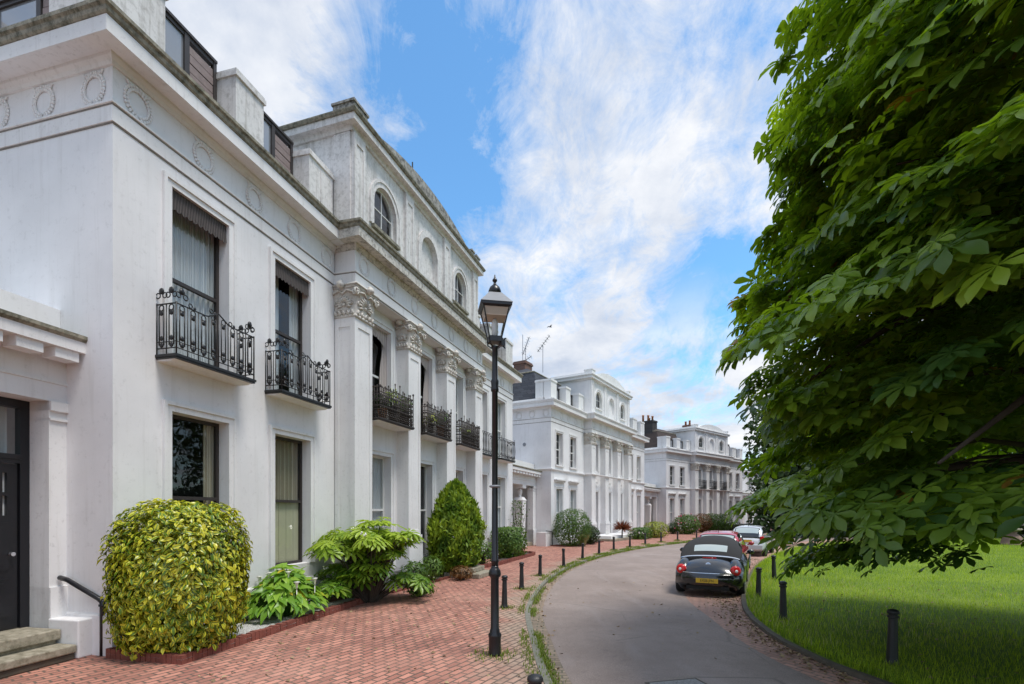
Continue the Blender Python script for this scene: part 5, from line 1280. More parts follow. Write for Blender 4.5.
m = MB(); m.tube([(0, 0, 0), (0, 0, 2.5)], [.09, .03], 8); m.build('trunk', M['bark'], root, off=Vector((0, 0, 0)))

fC = v1['fC']
def at(f, t, o): p = f.xy(t, o); return (p[0], p[1])
shrub('bedding_plant', 'leafy yellow flowered plant just right of the big fatsia', 'plant', (-2.30, 12.55), .42, .42, 'box', LEAF, 460, .10, 2, .4, flowers=('petal', 14, .014))
shrub('bedding_plant', 'low green plant at the plinth, midway to the conifer', 'plant', at(fC, 2.15, .45), .42, .62, 'shrub', NARROW, 620, .14, 2, .3)
shrub('bedding_plant', 'small feathery green plant left of the conifer', 'plant', at(fC, 3.0, .55), .38, .72, 'box', NARROW, 560, .13, 2, .3)
shrub('bedding_plant', 'dry brownish tuft under the conifer beside the steps', 'plant', (-1.55, 15.6), .40, .38, 'russet', NARROW, 420, .13, 2, .3)
shrub('creeper', 'little moss green plant growing on the left cornice of the second villa', 'plant', (0, 0), .3, .4, 'shrub', LEAF, 260, .10, 2, .3).location = v2['sL'].xy(v2['D'] - 3.1, .3) + (8.95,)

def pot(label, f, t, o, z, r, h, mat, lm, n, size, fh):
    p = f.xy(t, o); root = empty('potted_plant', (p[0], p[1], z), 0, label, 'potted plant', 'pots on the balconies of the nearest villa')
    m = MB(); m.lathe([(r * .7, 0), (r * .95, h * .85), (r * 1.08, h * .86), (r * 1.08, h), (r * .9, h), (r * .85, h * .8)], n=12); m.build('pot', M[mat], root, off=Vector((0, 0, 0)))
    d = rdir(n); P = d * np.array([r * 1.7, r * 1.7, fh * .5]) * RNG.uniform(.4, 1.15, n)[:, None]; P[:, 2] += h + fh * .45
    inst_mesh('foliage', LEAF[0], LEAF[1], frames(d + [0, 0, .5], d + RNG.normal(0, .5, (n, 3)), RNG.uniform(.6, 1.2, n) * size), P, M[lm], root)
for (lab, t, o, r, h, mat, lm, n, s, fh) in (
    ('orange terracotta pot with dark leaves at the left of the first pilaster balcony', 1.25, -.02, .13, .30, 'terracotta', 'dark', 120, .12, .5),
    ('pot with a bright green bushy plant behind the first dark balcony rail', 1.95, -.15, .13, .5, 'iron', 'fatsia', 160, .10, .55),
    ('pot with trailing pale leaves at the right end of the first dark balcony', 2.35, .02, .11, .42, 'iron', 'box', 150, .09, .5),
    ('pot with light green leaves at the left of the middle dark balcony', 3.9, .05, .12, .3, 'iron', 'gold', 120, .10, .4),
    ('pot with a dusty green plant at the right of the middle dark balcony', 4.75, .0, .13, .4, 'terracotta', 'shrub', 160, .10, .5),
    ('pot with yellowish leaves on the last dark balcony between pilasters', 6.75, .02, .12, .36, 'iron', 'gold', 130, .09, .4)):
    pot(lab, fC, t, o, 4.60, r, h, mat, lm, n, s, fh)

# ------------------------------------------------------------------ horse chestnut overhead
TC = np.array([8.5, 5.5, 6.1]); TR = np.array([5.12, 5.12, 5.5])
tree = empty('horse_chestnut', (8.5, 5.5, 0), 0, 'huge horse chestnut with layered hand-shaped leaves overhanging the lawn and road', 'tree')
LP, LN, LH, LR_ = [], [], [], []
tips = []; gold = PI * (3 - 5 ** .5)
def crown_r(z):
    u = (z - TC[2]) / TR[2]
    return TR[0] * ((1 - min(1, abs(u)) ** 5.0) ** (1 / 5.0) if u < 0 else max(0, 1 - max(0, u) ** 2.8) ** .36 * (1 - .02 * u))
z = 1.35; tier = 0
while z < 11.0:                                                   # sprays of leaves in drooping, roughly level tiers
    r = crown_r(z)
    if r > .5:
        k = max(4, int(2 * PI * r / 1.45))
        for q in range(k):
            a = 2 * PI * (q + .5 * (tier % 2)) / k + random.gauss(0, .10); ca, sa = math.cos(a), math.sin(a)
            lum = 1 + .13 * mnoise.noise(Vector((ca * 1.6, sa * 1.6, z * .55))) + .10 * mnoise.noise(Vector((ca * 4, sa * 4, z * 1.3)))
            rr = r * lum * random.uniform(.90, 1.04); zz = z + random.gauss(0, .24); roll = random.gauss(0, .16)
            px = rr * ca
            lq = max(0, min(1, (-.54 * px + .84 * rr * sa - 3.1) / 1.4)); zmin = 2.22 - .85 * lq * lq * (3 - 2 * lq) + (.22 - .15 * lq) * mnoise.noise(Vector((ca * 3, sa * 3, 7)))
            if zz < zmin: continue
            tone = random.gauss(.44, .22); wd = random.uniform(.70, 1.05); dr = random.uniform(.10, .26); lift = random.uniform(-.05, .16)
            n_ = int(72 * wd * (1.0 if z < 8 else .8)); tips.append(np.array([rr * ca, rr * sa, zz - TC[2]]))
            for j in range(n_):
                o = -1.75 * random.random() ** 1.25 + .22; s = random.uniform(-wd, wd) * (1 - .45 * max(0, o + .4))
                zo = zz + lift * -o - dr * max(0, o + .9) ** 2 - .16 * s * s + roll * s + random.gauss(0, .065)
                R0 = rr + o
                if R0 < .2: continue
                LP.append((R0 * ca - s * sa, R0 * sa + s * ca, zo - TC[2]))
                LN.append((ca * (.38 + .50 * max(0, o + .8)) + random.gauss(0, .28), sa * (.38 + .50 * max(0, o + .8)) + random.gauss(0, .28), 1))
                LH.append((ca - sa * s * .9 + random.gauss(0, .45), sa + ca * s * .9 + random.gauss(0, .45), -.12)); LR_.append(tone + random.gauss(0, .15))
    z += .50; tier += 1
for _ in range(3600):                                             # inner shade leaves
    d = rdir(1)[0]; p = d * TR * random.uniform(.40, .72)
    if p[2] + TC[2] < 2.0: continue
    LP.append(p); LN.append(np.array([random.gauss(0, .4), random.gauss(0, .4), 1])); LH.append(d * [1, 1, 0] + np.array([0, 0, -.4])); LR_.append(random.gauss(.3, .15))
LP = np.array(LP); LP[:, 2] += TC[2]; n = len(LP)
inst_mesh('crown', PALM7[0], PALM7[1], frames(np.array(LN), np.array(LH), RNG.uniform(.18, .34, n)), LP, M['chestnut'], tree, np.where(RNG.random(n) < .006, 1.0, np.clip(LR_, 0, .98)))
m = MB(); m.tube([(0, 0, 0), (.02, .05, .5), (0, .1, 2), (-.1, .05, 5), (0, 0, 8), (.1, .1, 11)], [.62, .46, .42, .34, .22, .06], 14)
for i in range(26):
    a = i * gold; z0 = 2.0 + 7.5 * (i / 26); u = (z0 - 3.5) / 8; L = 4.6 * math.sqrt(max(.1, 1 - max(0, (z0 - 4) / 8.2) ** 2)); c, s = math.cos(a), math.sin(a)
    pts = [(0, 0, z0), (c * L * .3, s * L * .3, z0 + .55), (c * L * .65, s * L * .65, z0 + .75 - .3), (c * L, s * L, max(1.9, z0 + .2 - (.8 if z0 < 5 else 0)))]
    m.tube(pts, [.14 - .07 * i / 26, .085, .05, .015], 7)
    for k in (-1, 1):
        b = a + k * .5; m.tube([pts[1], (math.cos(b) * L * .62, math.sin(b) * L * .62, z0 + .7), (math.cos(b) * L * .97, math.sin(b) * L * .97, z0 + .35)], [.05, .03, .01], 5)
m.build('trunk', M['bark'], tree, True, off=Vector((0, 0, 0)))
m = MB()                                                          # spent flower candles
for i in range(46):
    p = tips[int(RNG.integers(len(tips)))]
    if p[2] + TC[2] < 2.2: continue
    q = p * 1.0 + np.array([0, 0, TC[2] + .05]); m.tube([q, q + np.array([.02, .01, .26])], [.006, .003], 4)
    for j in range(8): m.blob(q + np.array([random.gauss(0, .02), random.gauss(0, .02), .05 + .025 * j]), .016, .016, .016, 5, 3)
m.build('flower_spike', M['litter'], tree, off=Vector((0, 0, 0)))['kind'] = 'stuff'

# ------------------------------------------------------------------ trees beyond the lawn
def far_tree(label, loc, r, h, n, mat, zc=.62, trunk=.35, low=2.2, size=.55):
    t = empty('park_tree', loc + (0,), 0, label, 'tree', 'trees beyond the lawn')
    d = rdir(n); lum = np.array([mnoise.noise(Vector(q * 2.4 + loc[0])) + .5 * mnoise.noise(Vector(q * 6)) for q in d])
    P = d * np.array([r, r, h * .42]) * (RNG.uniform(.55, 1.02, n) * (1 + .28 * lum))[:, None]; P[:, 2] += h * zc; P[:, 2] = np.maximum(P[:, 2], low + RNG.random(n) * .8)
    inst_mesh('crown', ROUND[0], ROUND[1], frames(d + RNG.normal(0, .5, (n, 3)) + [0, 0, .7], rdir(n) - [0, 0, .4], RNG.uniform(.6, 1.2, n) * size), P, M[mat], t, np.clip(.4 + lum * .6 + RNG.normal(0, .15, n), 0, 1))
    m = MB(); m.tube([(0, 0, 0), (.05, 0, h * .3), (0, .05, h * .75)], [trunk, trunk * .7, trunk * .15], 9)
    for i in range(7):
        a = i * 2.1; m.tube([(0, 0, h * (.25 + .05 * i)), (math.cos(a) * r * .4, math.sin(a) * r * .4, h * (.4 + .05 * i)), (math.cos(a) * r * .8, math.sin(a) * r * .8, h * (.45 + .06 * i))], [trunk * .4, trunk * .25, .03], 6)
    m.build('trunk', M['bark'], t, off=Vector((0, 0, 0)))
for (lab, loc, r, h, n, mat) in (
    ('dark spreading tree beyond the lawn at the right edge', (44, 41, ), 7, 19, 4200, 'farleaf'),
    ('broad dark tree behind the stone urn', (38, 46), 7, 19, 4600, 'farleaf'), ('brighter green tree in the row beyond the lawn', (33, 44.5), 4.5, 10, 2600, 'shrub'),
    ('dark tree left of the bright one beyond the lawn', (29, 49), 6, 16, 3600, 'farleaf'), ('low dark tree beyond the lawn nearest the parked cars', (24.5, 43.2), 3.6, 9, 2000, 'farleaf'),
    ('tall dark tree at the back of the park', (50, 52), 8.5, 23, 4200, 'farleaf'), ('far tree in the middle of the back row', (36, 60), 7, 16, 3600, 'farleaf'),
    ('dark tree on the right side of the park, outside the photograph edge', (52, 30), 8, 20, 4200, 'farleaf')):
    far_tree(lab, loc, r, h, n, mat, low=1.4)
root = empty('park_hedge', (36, 42.5, 0), 0, 'dark unclipped hedge along the back of the lawn', 'hedge')
n = 16000; x = RNG.uniform(-16, 22, n); lum = np.array([mnoise.noise(Vector((q * .5, 0, 0))) for q in x])
P = np.stack([x, RNG.normal(0, .7, n) + np.abs(x) * -.12 + 1.2, np.abs(RNG.random(n)) * (5.2 + 2.2 * lum)], 1)
inst_mesh('foliage', ROUND[0], ROUND[1], frames(rdir(n) + [0, -.4, .6], rdir(n) - [0, 0, .3], RNG.uniform(.25, .5, n)), P, M['dark'], root)

u = empty('garden_urn', (31.7, 32.0, 0), 0, 'brown bell-shaped stone ornament standing on the far lawn', 'urn')
m = MB(); m.lathe([(.62, 0), (.62, .08), (.56, .12), (.54, .30), (.44, .52), (.26, .70), (.20, .76), (.24, .80), (.20, .86)], n=18); m.build('bowl', M['urn'], u, True, off=Vector((0, 0, 0)))
m = MB(); m.lathe([(.20, .86), (.40, .92), (.50, 1.0), (.44, 1.06), (.30, 1.06), (.2, 1.0)], n=18); m.build('rim', M['stone'], u, True, off=Vector((0, 0, 0)))

# ------------------------------------------------------------------ grass, weeds, litter (uncountable)
def in_view(x, y, mg=.12): return (y > .5) & (np.abs(x / np.maximum(y, .5)) < 1.05 + mg)
def blades(name, x, y, z, hgt, mat, wid=.5, rnd=None):
    n = len(x); a = RNG.uniform(0, 2 * PI, n); lean = RNG.uniform(.05, .8, n)
    hd = np.stack([np.cos(a) * lean, np.sin(a) * lean, np.ones(n)], 1); nr = np.stack([np.cos(a), np.sin(a), -.2 * np.ones(n)], 1)
    tv = [(x_ * wid * 1.0, y_, z_) for x_, y_, z_ in BLADE[0]]
    return tag(inst_mesh(name, tv, BLADE[1], frames(nr, hd, hgt), np.stack([x, y, z], 1), M[mat], None, rnd), kind='stuff')
n = 420000
yy = 2.2 + 42 * RNG.random(n) ** 1.9; xx = lawn_x(yy) + .02 + (RNG.random(n) ** 1.25) * (5.5 + yy * .95)
patch = np.array([mnoise.noise(Vector((a * .55, b * .55, 0))) + .6 * mnoise.noise(Vector((a * 1.9, b * 1.9, 4))) for a, b in zip(xx[::6], yy[::6])]).repeat(6)[:n]
ok = in_view(xx, yy); xx, yy, patch = xx[ok], yy[ok], patch[ok]
edge = np.exp(-(xx - lawn_x(yy)) / .5)
tuft = np.clip(np.array([mnoise.noise(Vector((a * 1.1, b * .8, 9))) for a, b in zip(xx[::6], yy[::6])]).repeat(6)[:len(xx)] if len(xx) % 6 == 0 else np.resize(np.array([mnoise.noise(Vector((a * 1.1, b * .8, 9))) for a, b in zip(xx[::6], yy[::6])]).repeat(6), len(xx)), -.2, .6)
hg = .62 * (.055 + .09 * np.maximum(tuft, 0) + .055 * np.clip(patch + .5, 0, 1.3) + .10 * edge * RNG.random(len(xx))) * (1 + yy * .035) * RNG.uniform(.6, 1.3, len(xx))
rn = np.clip(.42 + .85 * patch - .5 * np.maximum(tuft, 0) + RNG.normal(0, .16, len(xx)), 0, .955)  # tone patches also paint sunlit and shaded spots into the blades
sd = (RNG.random(len(xx)) < .05) & (np.abs(yy - 11.5) < 3.8) & (xx - lawn_x(yy) < 3.5); rn[sd] = 1.0; hg[sd] *= 1.6
blades('lawn_grass', xx, yy, np.full(len(xx), .015), hg, 'grass', .42, rn)
# kerb weeds
W = []
for k in range(42000):
    i = RNG.integers(40, 200); p = KL[i].lerp(KL[min(i + 1, 239)], RNG.random()); dn = mnoise.noise(Vector((p.x * .9, p.y * .9, 2.0))) + .35
    if RNG.random() > dn * 1.3: continue
    t = (KL[min(i + 1, 239)] - KL[i - 1]).normalized(); nr = Vector((t.y, -t.x)); side = RNG.random()
    o = RNG.normal(.05, .045) if side < .72 else RNG.normal(-.19, .05)
    W.append((p.x + nr.x * o, p.y + nr.y * o, ZR if o > 0 else .0))
for (x, y), _ in bol[1:13]:
    for k in range(130): a = RNG.uniform(0, 2 * PI); r = abs(RNG.normal(.12, .08)) + .05; W.append((x + math.cos(a) * r, y + math.sin(a) * r, 0))
for k in range(220): a = RNG.uniform(0, 2 * PI); r = abs(RNG.normal(.16, .10)) + .06; W.append((-.252 + math.cos(a) * r, 7.41 + math.sin(a) * r, 0))
W = np.array(W); blades('kerb_weeds', W[:, 0], W[:, 1], W[:, 2], RNG.uniform(.018, .062, len(W)) * (1 + W[:, 1] * .03), 'weed', 2.0)
# leaf litter along the right gutter and under the tree
L = []
for k in range(2600):
    i = RNG.integers(30, 110); p = KR[i].lerp(AR[i], min(1.2, abs(RNG.normal(.18, .28)))); L.append((p.x + RNG.normal(0, .05), p.y + RNG.normal(0, .05), ZR + .022))
for k in range(500):
    i = RNG.integers(40, 200); p = G1[i]; L.append((p.x + RNG.normal(-.1, .12), p.y + RNG.normal(0, .1), ZR + .02))
for k in range(420):
    L.append((RNG.uniform(-4.2, .2), RNG.uniform(5.2, 16), .008))
for k in range(260):
    y = RNG.uniform(6, 14); L.append((lawn_x(y) + RNG.random() * 7, y, .07))
for k in range(36):
    y = RNG.uniform(6, 16); L.append((RNG.uniform(.9, 3.9) + max(0, y - 12) * .3, y, ZR + .042))
L = np.array(L); n = len(L)
LT = t_leaf(.4, .25, .25)
tag(inst_mesh('leaf_litter', LT[0], LT[1], frames(rdir(n) * .5 + [0, 0, 1], rdir(n), RNG.uniform(.025, .075, n)), L, M['litter']), kind='stuff')

# ------------------------------------------------------------------ cars
def interp(tab, y): return np.interp(y, [t[0] for t in tab], [t[1] for t in tab])
class Loft:
    def __init__(s, w, zl, zt, nexp, flat=0): s.w, s.zl, s.zt, s.n = w, zl, zt, nexp
    def P(s, y, th, off=0):
        w, a, b = interp(s.w, y) + off, interp(s.zl, y), interp(s.zt, y) + off; zm = (a + b) / 2; h = (b - a) / 2
        c, q = math.cos(th), math.sin(th); e = 2 / s.n
        return Vector((w * math.copysign(abs(c) ** e, c), y, zm + h * math.copysign(abs(q) ** e, q)))
    def patch(s, m, y0, y1, t0, t1, off=0, ny=14, nt=14):
        vs = [s.P(y0 + (y1 - y0) * i / ny, t0 + (t1 - t0) * j / nt, off) for i in range(ny + 1) for j in range(nt + 1)]
        m.add(vs, [(i * (nt + 1) + j, (i + 1) * (nt + 1) + j, (i + 1) * (nt + 1) + j + 1, i * (nt + 1) + j + 1) for i in range(ny) for j in range(nt)])
    def solid(s, m, ys, nt=32):
        vs = [s.P(y, 2 * PI * j / nt) for y in ys for j in range(nt)]
        k = len(ys); m.add(vs, [(i * nt + j, i * nt + (j + 1) % nt, (i + 1) * nt + (j + 1) % nt, (i + 1) * nt + j) for i in range(k - 1) for j in range(nt)] + [tuple(range(nt)), tuple((k - 1) * nt + j for j in range(nt))])
Z0 = Vector((0, 0, 0))
def wheels(root, xs, ys, r=.32, w=.2):
    for y in ys:
        for sx in (-1, 1):
            m = MB(); n = 22
            pr = [(r - .06, -w / 2), (r - .015, -w / 2), (r, -w / 2 + .03), (r, w / 2 - .03), (r - .015, w / 2), (r - .06, w / 2)]
            vs = [(sx * xs + q, y + a * math.cos(2 * PI * k / n), r + a * math.sin(2 * PI * k / n)) for (a, q) in pr for k in range(n)]
            m.add(vs, [(i * n + k, i * n + (k + 1) % n, (i + 1) * n + (k + 1) % n, (i + 1) * n + k) for i in range(5) for k in range(n)])
            wh = m.build('wheel', M['tyre'], root, True, off=Z0)
            m = MB(); ox = sx * xs + sx * (w / 2 - .03)
            m.add([(ox, y + (r - .06) * math.cos(2 * PI * k / n), r + (r - .06) * math.sin(2 * PI * k / n)) for k in range(n)], [tuple(range(n))])
            for k in range(6):
                a = 2 * PI * k / 6; m.tube([(ox + sx * .02, y + .04 * math.cos(a), r + .04 * math.sin(a)), (ox + sx * .012, y + (r - .07) * math.cos(a), r + (r - .07) * math.sin(a))], [.035, .025], 5)
            m.build('rim', M['rim'], wh, off=Z0)
def textmesh(txt, size, parent, mat, mtx, name='lettering'):
    cu = bpy.data.curves.new('t', 'FONT'); cu.body = txt; cu.size = size; cu.align_x = 'CENTER'; cu.align_y = 'CENTER'; cu.extrude = .001
    ob = bpy.data.objects.new('t', cu); COL.objects.link(ob); dg = bpy.context.evaluated_depsgraph_get(); dg.update()
    me = bpy.data.meshes.new_from_object(ob.evaluated_get(dg)); bpy.data.objects.remove(ob); me.transform(mtx); me.materials.clear(); me.materials.append(mat)
    o = bpy.data.objects.new(name, me); COL.objects.link(o); o.parent = parent; return o
REAR = lambda x, y, z: Matrix.Translation((x, y, z)) @ Matrix.Rotation(PI / 2, 4, 'X')
def number_plate(root, y, z, txt):
    m = MB(); m.box(-.26, .26, y - .012, y, z - .056, z + .056); p = m.build('number_plate', M['plate'], root, off=Z0)
    textmesh(txt, .098, p, M['letter'], REAR(0, y - .0135, z) @ Matrix.Scale(.82, 4, (1, 0, 0)))

def convertible(loc, head):
    car = empty('convertible_car', loc, R(-head), 'black rounded convertible with canvas roof and round red tail lights at the lawn kerb', 'car')
    B = Loft([(0, .60), (.05, .64), (.2, .69), (.5, .75), (1.2, .80), (3, .76), (3.6, .70), (3.9, .62), (4.05, .48)], [(0, .30), (.2, .22), (3.9, .22), (4.05, .3)],
             [(0, .60), (.08, .71), (.2, .81), (.4, .905), (.65, .965), (1.0, .99), (2.7, .99), (3.1, .93), (3.5, .82), (3.85, .66), (4.05, .50)], 2.35)
    m = MB(); B.solid(m, [0, .04, .1, .2, .32, .45, .65, .85, 1.05, 1.4, 1.8, 2.2, 2.6, 2.85, 3.1, 3.35, 3.6, 3.8, 3.95, 4.05]); body = m.build('body', M['carblack'], car, True, off=Z0)
    for (y, l) in ((.78, .60), (3.27, .60)):
        for s in (-1, 1):
            m = MB(); m.blob((s * .605, y, .50), .268, l + .06, .455, 24, 16); m.build('fender', M['carblack'], car, True, off=Z0)
    m = MB(); n = 20                                              # rear bumper wraps round
    prof = [(.0, .27), (-.07, .30), (-.10, .42), (-.10, .54), (-.06, .60), (.02, .62)]
    vs = []
    for i in range(n + 1):
        x = -.80 + 1.6 * i / n; yb = .36 * abs(x / .80) ** 3.2
        for (o, z) in prof: vs.append((x * (1 - .06 * (o + .0) * abs(x)), yb + o, z))
    m.add(vs, [(i * 6 + j, (i + 1) * 6 + j, (i + 1) * 6 + j + 1, i * 6 + j + 1) for i in range(n) for j in range(5)]); bp = m.build('bumper', M['carblack'], car, True, off=Z0)
    number_plate(car, -.103, .43, 'EX08 JFN')
    m = MB(); m.box(-.5, .5, -.03, .3, .2, .29); m.tube([(.42, .05, .24), (.42, -.06, .24)], .03, 8); m.build('underbody', M['under'], car, off=Z0)
    for s in (-1, 1):
        m = MB(); c = Vector((s * .655, .150, .68)); nrm = Vector((s * .35, -1, .28)).normalized(); q = nrm.to_track_quat('Z', 'Y')
        m.add([c + q @ Vector((r * math.cos(2 * PI * k / 18), r * math.sin(2 * PI * k / 18), z)) for (r, z) in ((.128, -.05), (.124, .01), (.095, .035), (.04, .048)) for k in range(18)],
              [(j * 18 + k, j * 18 + (k + 1) % 18, (j + 1) * 18 + (k + 1) % 18, (j + 1) * 18 + k) for j in range(3) for k in range(18)] + [tuple(54 + k for k in range(18))])
        tl = m.build('tail_light', M['lens'], car, True, off=Z0)
        m = MB(); m.add([c + q @ Vector((r * math.cos(2 * PI * k / 14), r * math.sin(2 * PI * k / 14) - .015, z)) for (r, z) in ((.042, .036), (.036, .054)) for k in range(14)], [(k, (k + 1) % 14, 14 + (k + 1) % 14, 14 + k) for k in range(14)] + [tuple(14 + k for k in range(14))]); m.build('reflector', M['bulb'], tl, True, off=Z0)
        m = MB(); m.blob((s * .93, 2.55, 1.0), .10, .06, .075, 10, 7); m.tube([(s * .80, 2.55, .95), (s * .9, 2.55, .97)], .025, 6); m.build('wing_mirror', M['carblack'], car, True, off=Z0)
    S = Loft([(.62, .73), (.9, .77), (1.4, .76), (1.9, .72), (2.35, .68), (2.6, .69), (3.0, .72)], [(.6, .80), (3.0, .80)],
             [(.62, .98), (.75, 1.09), (.95, 1.22), (1.2, 1.345), (1.5, 1.43), (1.85, 1.47), (2.2, 1.47), (2.4, 1.42), (2.6, 1.31), (2.8, 1.16), (3.0, .98)], 2.2)
    m = MB(); S.solid(m, [.62, .68, .75, .85, .95, 1.1, 1.25, 1.5, 1.75, 2.0, 2.2, 2.4]); st = m.build('soft_top', M['softtop'], car, True, off=Z0)
    m = MB(); S.patch(m, .78, 1.04, R(60), R(120), .006); m.build('rear_window', M['carglassR'], st, True, off=Z0)
    m = MB(); S.solid(m, [2.4, 2.6, 2.8, 2.95]); ws = m.build('windscreen', M['darkpane'], car, True, off=Z0)
    for a, b in ((R(8), R(30)), (R(150), R(172))):
        m = MB(); S.patch(m, 1.35, 2.38, a, b, .006, 8, 5); m.build('side_window', M['darkpane'], car, True, off=Z0)
    m = MB(); S.patch(m, .615, .65, R(14), R(166), .008, 2, 24); m.build('belt_trim', M['chrome'], car, True, off=Z0)
    m = MB(); m.tube([(-.17, .555, .945), (0, .54, .948), (.17, .555, .945)], .014, 6); m.build('brake_light', M['lens'], car, True, off=Z0)
    yb = .245; c = Vector((0, yb - .035, .805)); nn = Vector((0, -1, .75)).normalized(); q = nn.to_track_quat('Z', 'Y')
    m = MB(); m.add([c + q @ Vector((r * math.cos(2 * PI * k / 20), r * math.sin(2 * PI * k / 20), z)) for (r, z) in ((.066, -.02), (.062, .006)) for k in range(20)], [(k, (k + 1) % 20, 20 + (k + 1) % 20, 20 + k) for k in range(20)] + [tuple(20 + k for k in range(20))])
    em = m.build('emblem', M['chrome'], car, off=Z0)
    m = MB(); Y_ = lambda p: c + q @ Vector((p[0] * -1, p[1] * -1, .010)) if False else c + q @ Vector((p[0], p[1], .010))
    for ln_ in ([(-.022, .045), (0, .006), (.022, .045)], [(-.044, .03), (-.02, -.042), (0, -.004), (.02, -.042), (.044, .03)]): m.tube([Y_(p) for p in ln_], .005, 4)
    m.build('mark', M['letter'], em, off=Z0)
    m = MB(); m.tube([(s_, .36 * abs(s_ / .80) ** 3.2 - .055, .606) for s_ in np.linspace(-.74, .74, 21)], .012, 5); m.build('bumper_highlight', M['chrome'], car, off=Z0)  # bright strip added as the painted highlight along the bumper's top edge
    for s in (-1, 1):
        m = MB(); m.tube([(s * .84, 1.55, .80), (s * .86, 1.62, .80), (s * .84, 1.72, .80)], .014, 5); m.build('door_handle', M['chrome'], car, off=Z0)
    wheels(car, .74, (.78, 3.27), .32, .2)
    return car
M['carglassR'] = M['net'].copy(); M['carglassR'].name = 'painted_sky_rear_glass'
nt = M['carglassR'].node_tree; nt.nodes.clear(); b = nt.nodes.new('ShaderNodeBsdfPrincipled'); o_ = nt.nodes.new('ShaderNodeOutputMaterial'); nt.links.new(b.outputs[0], o_.inputs[0])
b.inputs['Base Color'].default_value = (.42, .48, .47, 1); b.inputs['Roughness'].default_value = .06; b.inputs['Coat Weight'].default_value = 1.0; b.inputs['Specular IOR Level'].default_value = 1.0  # pale base colour paints reflected sky into the rear windows
bump(nt, b, noise(nt, pos(nt), 5, 2), .15, .05)
convertible((4.91, 12.70, ZR + .008), 26.5)

def hatch(name, label, loc, head, paint, plate, L=3.9):
    car = empty(name, loc, R(-head), label, 'car')
    B = Loft([(0, .68), (.1, .78), (.4, .83), (3.3, .83), (3.7, .76), (L, .6)], [(0, .30), (.2, .22), (3.6, .22), (L, .3)], [(0, .75), (.1, .88), (.35, .95), (2.8, .97), (3.3, .86), (3.7, .70), (L, .52)], 4.2)
    m = MB(); B.solid(m, [0, .04, .1, .25, .4, .8, 1.4, 2, 2.5, 2.8, 3.1, 3.4, 3.65, 3.8, L]); m.build('body', M[paint], car, True, off=Z0)
    G = Loft([(.12, .66), (.5, .67), (1, .66), (2.0, .64), (2.9, .72)], [(.1, .8), (3, .8)], [(.12, .95), (.22, 1.12), (.42, 1.34), (.6, 1.42), (1.2, 1.475), (1.8, 1.46), (2.1, 1.41), (2.5, 1.2), (2.9, .95)], 3.6)
    m = MB(); G.solid(m, [.12, .17, .22, .32, .42, .52, .6, .8, 1.2, 1.6, 1.9, 2.1, 2.3, 2.5, 2.7, 2.88]); m.build('glasshouse', M['darkpane'], car, True, off=Z0)
    m = MB(); G.patch(m, .50, 2.12, R(38), R(142), .012, 14, 12); G.patch(m, .13, .52, R(10), R(46), .010, 6, 4); G.patch(m, .13, .52, R(134), R(170), .010, 6, 4); m.build('roof', M[paint], car, True, off=Z0)
    m = MB(); G.patch(m, .22, .46, R(52), R(128), .008, 6, 8); m.build('rear_window', M['carglassR'], car, True, off=Z0)
    for s in (-1, 1):
        m = MB(); m.box(s * .70 - .08, s * .70 + .08, .015, .16, .72, .98); m.build('tail_light', M['lens'], car, bevel=.02, off=Z0)
        m = MB(); m.blob((s * .93, 2.35, 1.0), .10, .06, .075, 10, 7); m.tube([(s * .80, 2.35, .95), (s * .9, 2.35, .97)], .025, 6); m.build('wing_mirror', M[paint], car, True, off=Z0)
    m = MB(); m.box(-.76, .76, -.06, .2, .32, .60); m.build('bumper', M[paint], car, bevel=.05, off=Z0)
    m = MB(); m.box(-.26, .26, -.03, -.012, .70, .81); m.build('number_plate', M['plate'], car, off=Z0)
    m = MB(); m.tube([(.0, .75, 1.44), (0, .55, 1.72)], [.008, .004], 4); m.build('aerial', M['under'], car, off=Z0)
    wheels(car, .74, (.62, 3.1), .31, .19)
    return car
hatch('hatchback_car', 'red hatchback parked directly ahead of the black convertible', (6.84, 16.95, ZR + .008), 29, 'carred', None)
hatch('estate_car', 'pale silver car parked ahead of the red hatchback', (11.3, 24.4, ZR + .008), 34, 'carsilver', None)

# ------------------------------------------------------------------ sky, sun, camera
SUN = Vector((.70, -.45, 0)).normalized() * math.cos(R(68)) + Vector((0, 0, math.sin(R(68))))
w = bpy.data.worlds.new('World'); sc.world = w; w.use_nodes = True; nt = w.node_tree; nt.nodes.clear()
out = nt.nodes.new('ShaderNodeOutputWorld'); bg = nt.nodes.new('ShaderNodeBackground'); bg.inputs['Strength'].default_value = .12
sk = nt.nodes.new('ShaderNodeTexSky'); sk.sky_type = 'NISHITA'; sk.sun_disc = False; sk.sun_elevation = R(68); sk.sun_rotation = math.atan2(SUN.x, SUN.y)
sk.air_density = 1.1; sk.dust_density = .3; sk.ozone_density = 1.6
tc = nt.nodes.new('ShaderNodeTexCoord'); sp = nt.nodes.new('ShaderNodeSeparateXYZ'); nt.links.new(tc.outputs['Generated'], sp.inputs[0])
zc = mathn(nt, 'ADD', mathn(nt, 'MAXIMUM', sp.outputs[2], 0), .16)
cb = nt.nodes.new('ShaderNodeCombineXYZ'); nt.links.new(mathn(nt, 'DIVIDE', sp.outputs[0], zc), cb.inputs[0]); nt.links.new(mathn(nt, 'DIVIDE', sp.outputs[1], zc), cb.inputs[1])
def mapn(scale, rot=0, loc=(0, 0, 0)):
    mp = nt.nodes.new('ShaderNodeMapping'); mp.inputs['Scale'].default_value = scale; mp.inputs['Rotation'].default_value = (0, 0, R(rot)); mp.inputs['Location'].default_value = loc
    nt.links.new(cb.outputs[0], mp.inputs[0]); return mp.outputs[0]
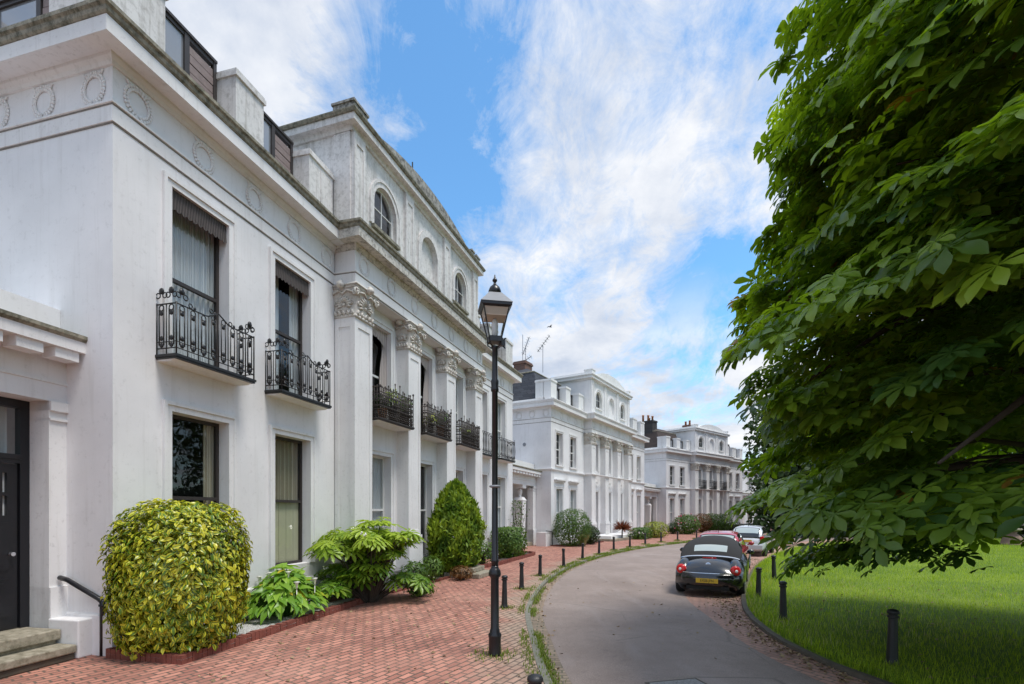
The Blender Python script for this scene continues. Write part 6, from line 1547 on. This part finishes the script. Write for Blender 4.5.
n1 = noise(nt, mapn((1.3, 1.3, 1), 0, (3.1, 1.7, 0)), 1.0, 12, .66, .5)
n2 = noise(nt, mapn((3.4, 1.5, 1), -35, (1.2, 5.2, 0)), 1.0, 12, .68, .7)
n3 = noise(nt, mapn((3.0, 3.0, 1), 0, (7, 2, 0)), 1.0, 8, .6, .2)
def lobe(v, width, amp):
    d = nt.nodes.new('ShaderNodeVectorMath'); d.operation = 'DOT_PRODUCT'; nm = nt.nodes.new('ShaderNodeVectorMath'); nm.operation = 'NORMALIZE'
    nt.links.new(tc.outputs['Generated'], nm.inputs[0]); nt.links.new(nm.outputs[0], d.inputs[0]); d.inputs[1].default_value = Vector(v).normalized()
    k = nt.nodes.new('ShaderNodeMapRange'); k.interpolation_type = 'SMOOTHSTEP'; k.inputs[1].default_value = math.cos(R(width)); k.inputs[2].default_value = 1; k.inputs[3].default_value = 0; k.inputs[4].default_value = amp
    nt.links.new(d.outputs['Value'], k.inputs[0]); return k.outputs[0]
n4 = noise(nt, mapn((7, 4.2, 1), -30, (4, 1, 0)), 1.0, 12, .72, .8)
pf = noise(nt, tc.outputs['Generated'], 5.5, 10, .60, .25)
cov = mathn(nt, 'ADD', mathn(nt, 'ADD', mathn(nt, 'MULTIPLY', n1, .42), mathn(nt, 'MULTIPLY', n2, .42)), mathn(nt, 'MULTIPLY', n4, .44))
for (v, wd, am) in SKY_LOBES: cov = mathn(nt, 'ADD', cov, lobe(v, wd, am))
mask = ramp(nt, cov, .50, .71)
band = mathn(nt, 'MULTIPLY', ramp(nt, sp.outputs[2], .04, .12), ramp(nt, sp.outputs[2], .26, .42, (1, 1, 1), (0, 0, 0)))
mask = mathn(nt, 'MAXIMUM', mask, mathn(nt, 'MULTIPLY', ramp(nt, pf, .44, .54), band))
shade = mixc(nt, ramp(nt, mathn(nt, 'ADD', mathn(nt, 'MULTIPLY', n3, .5), mathn(nt, 'MULTIPLY', pf, .5)), .38, .62), (2.2, 2.5, 3.05), (3.85, 3.9, 4.0))
col = mixc(nt, mask, mixc(nt, 1.0, sk.outputs[0], SKYTINT, 'MULTIPLY'), shade)
nt.links.new(col, bg.inputs[0]); nt.links.new(bg.outputs[0], out.inputs[0])
sd_ = bpy.data.lights.new('sun', 'SUN'); so = bpy.data.objects.new('sun', sd_); COL.objects.link(so)
sd_.energy = SUNE; sd_.angle = R(SUNA); sd_.color = (1.0, .955, .89); so.rotation_euler = SUN.to_track_quat('Z', 'Y').to_euler(); so.location = (40, 10, 60)

cam = bpy.data.cameras.new('camera'); co = bpy.data.objects.new('camera', cam); COL.objects.link(co)
co.location = (0, 0, 2.1); co.rotation_euler = (R(90), 0, 0); cam.sensor_width = 36; cam.lens = 36 * 505 / 1024; cam.shift_y = 170 / 1024; cam.clip_start = .05; cam.clip_end = 1500
sc.camera = co
sc.view_settings.view_transform = 'Standard'; sc.view_settings.look = 'None'; sc.view_settings.gamma = 1; sc.view_settings.exposure = EXPO; sc.view_settings.use_curve_mapping = False
sc.render.engine = 'CYCLES'
try:
    sc.cycles.max_bounces = 8; sc.cycles.transparent_max_bounces = 12; sc.cycles.use_denoising = True; sc.cycles.diffuse_bounces = 4; sc.cycles.glossy_bounces = 3; sc.cycles.caustics_reflective = False; sc.cycles.caustics_refractive = False
except Exception: pass
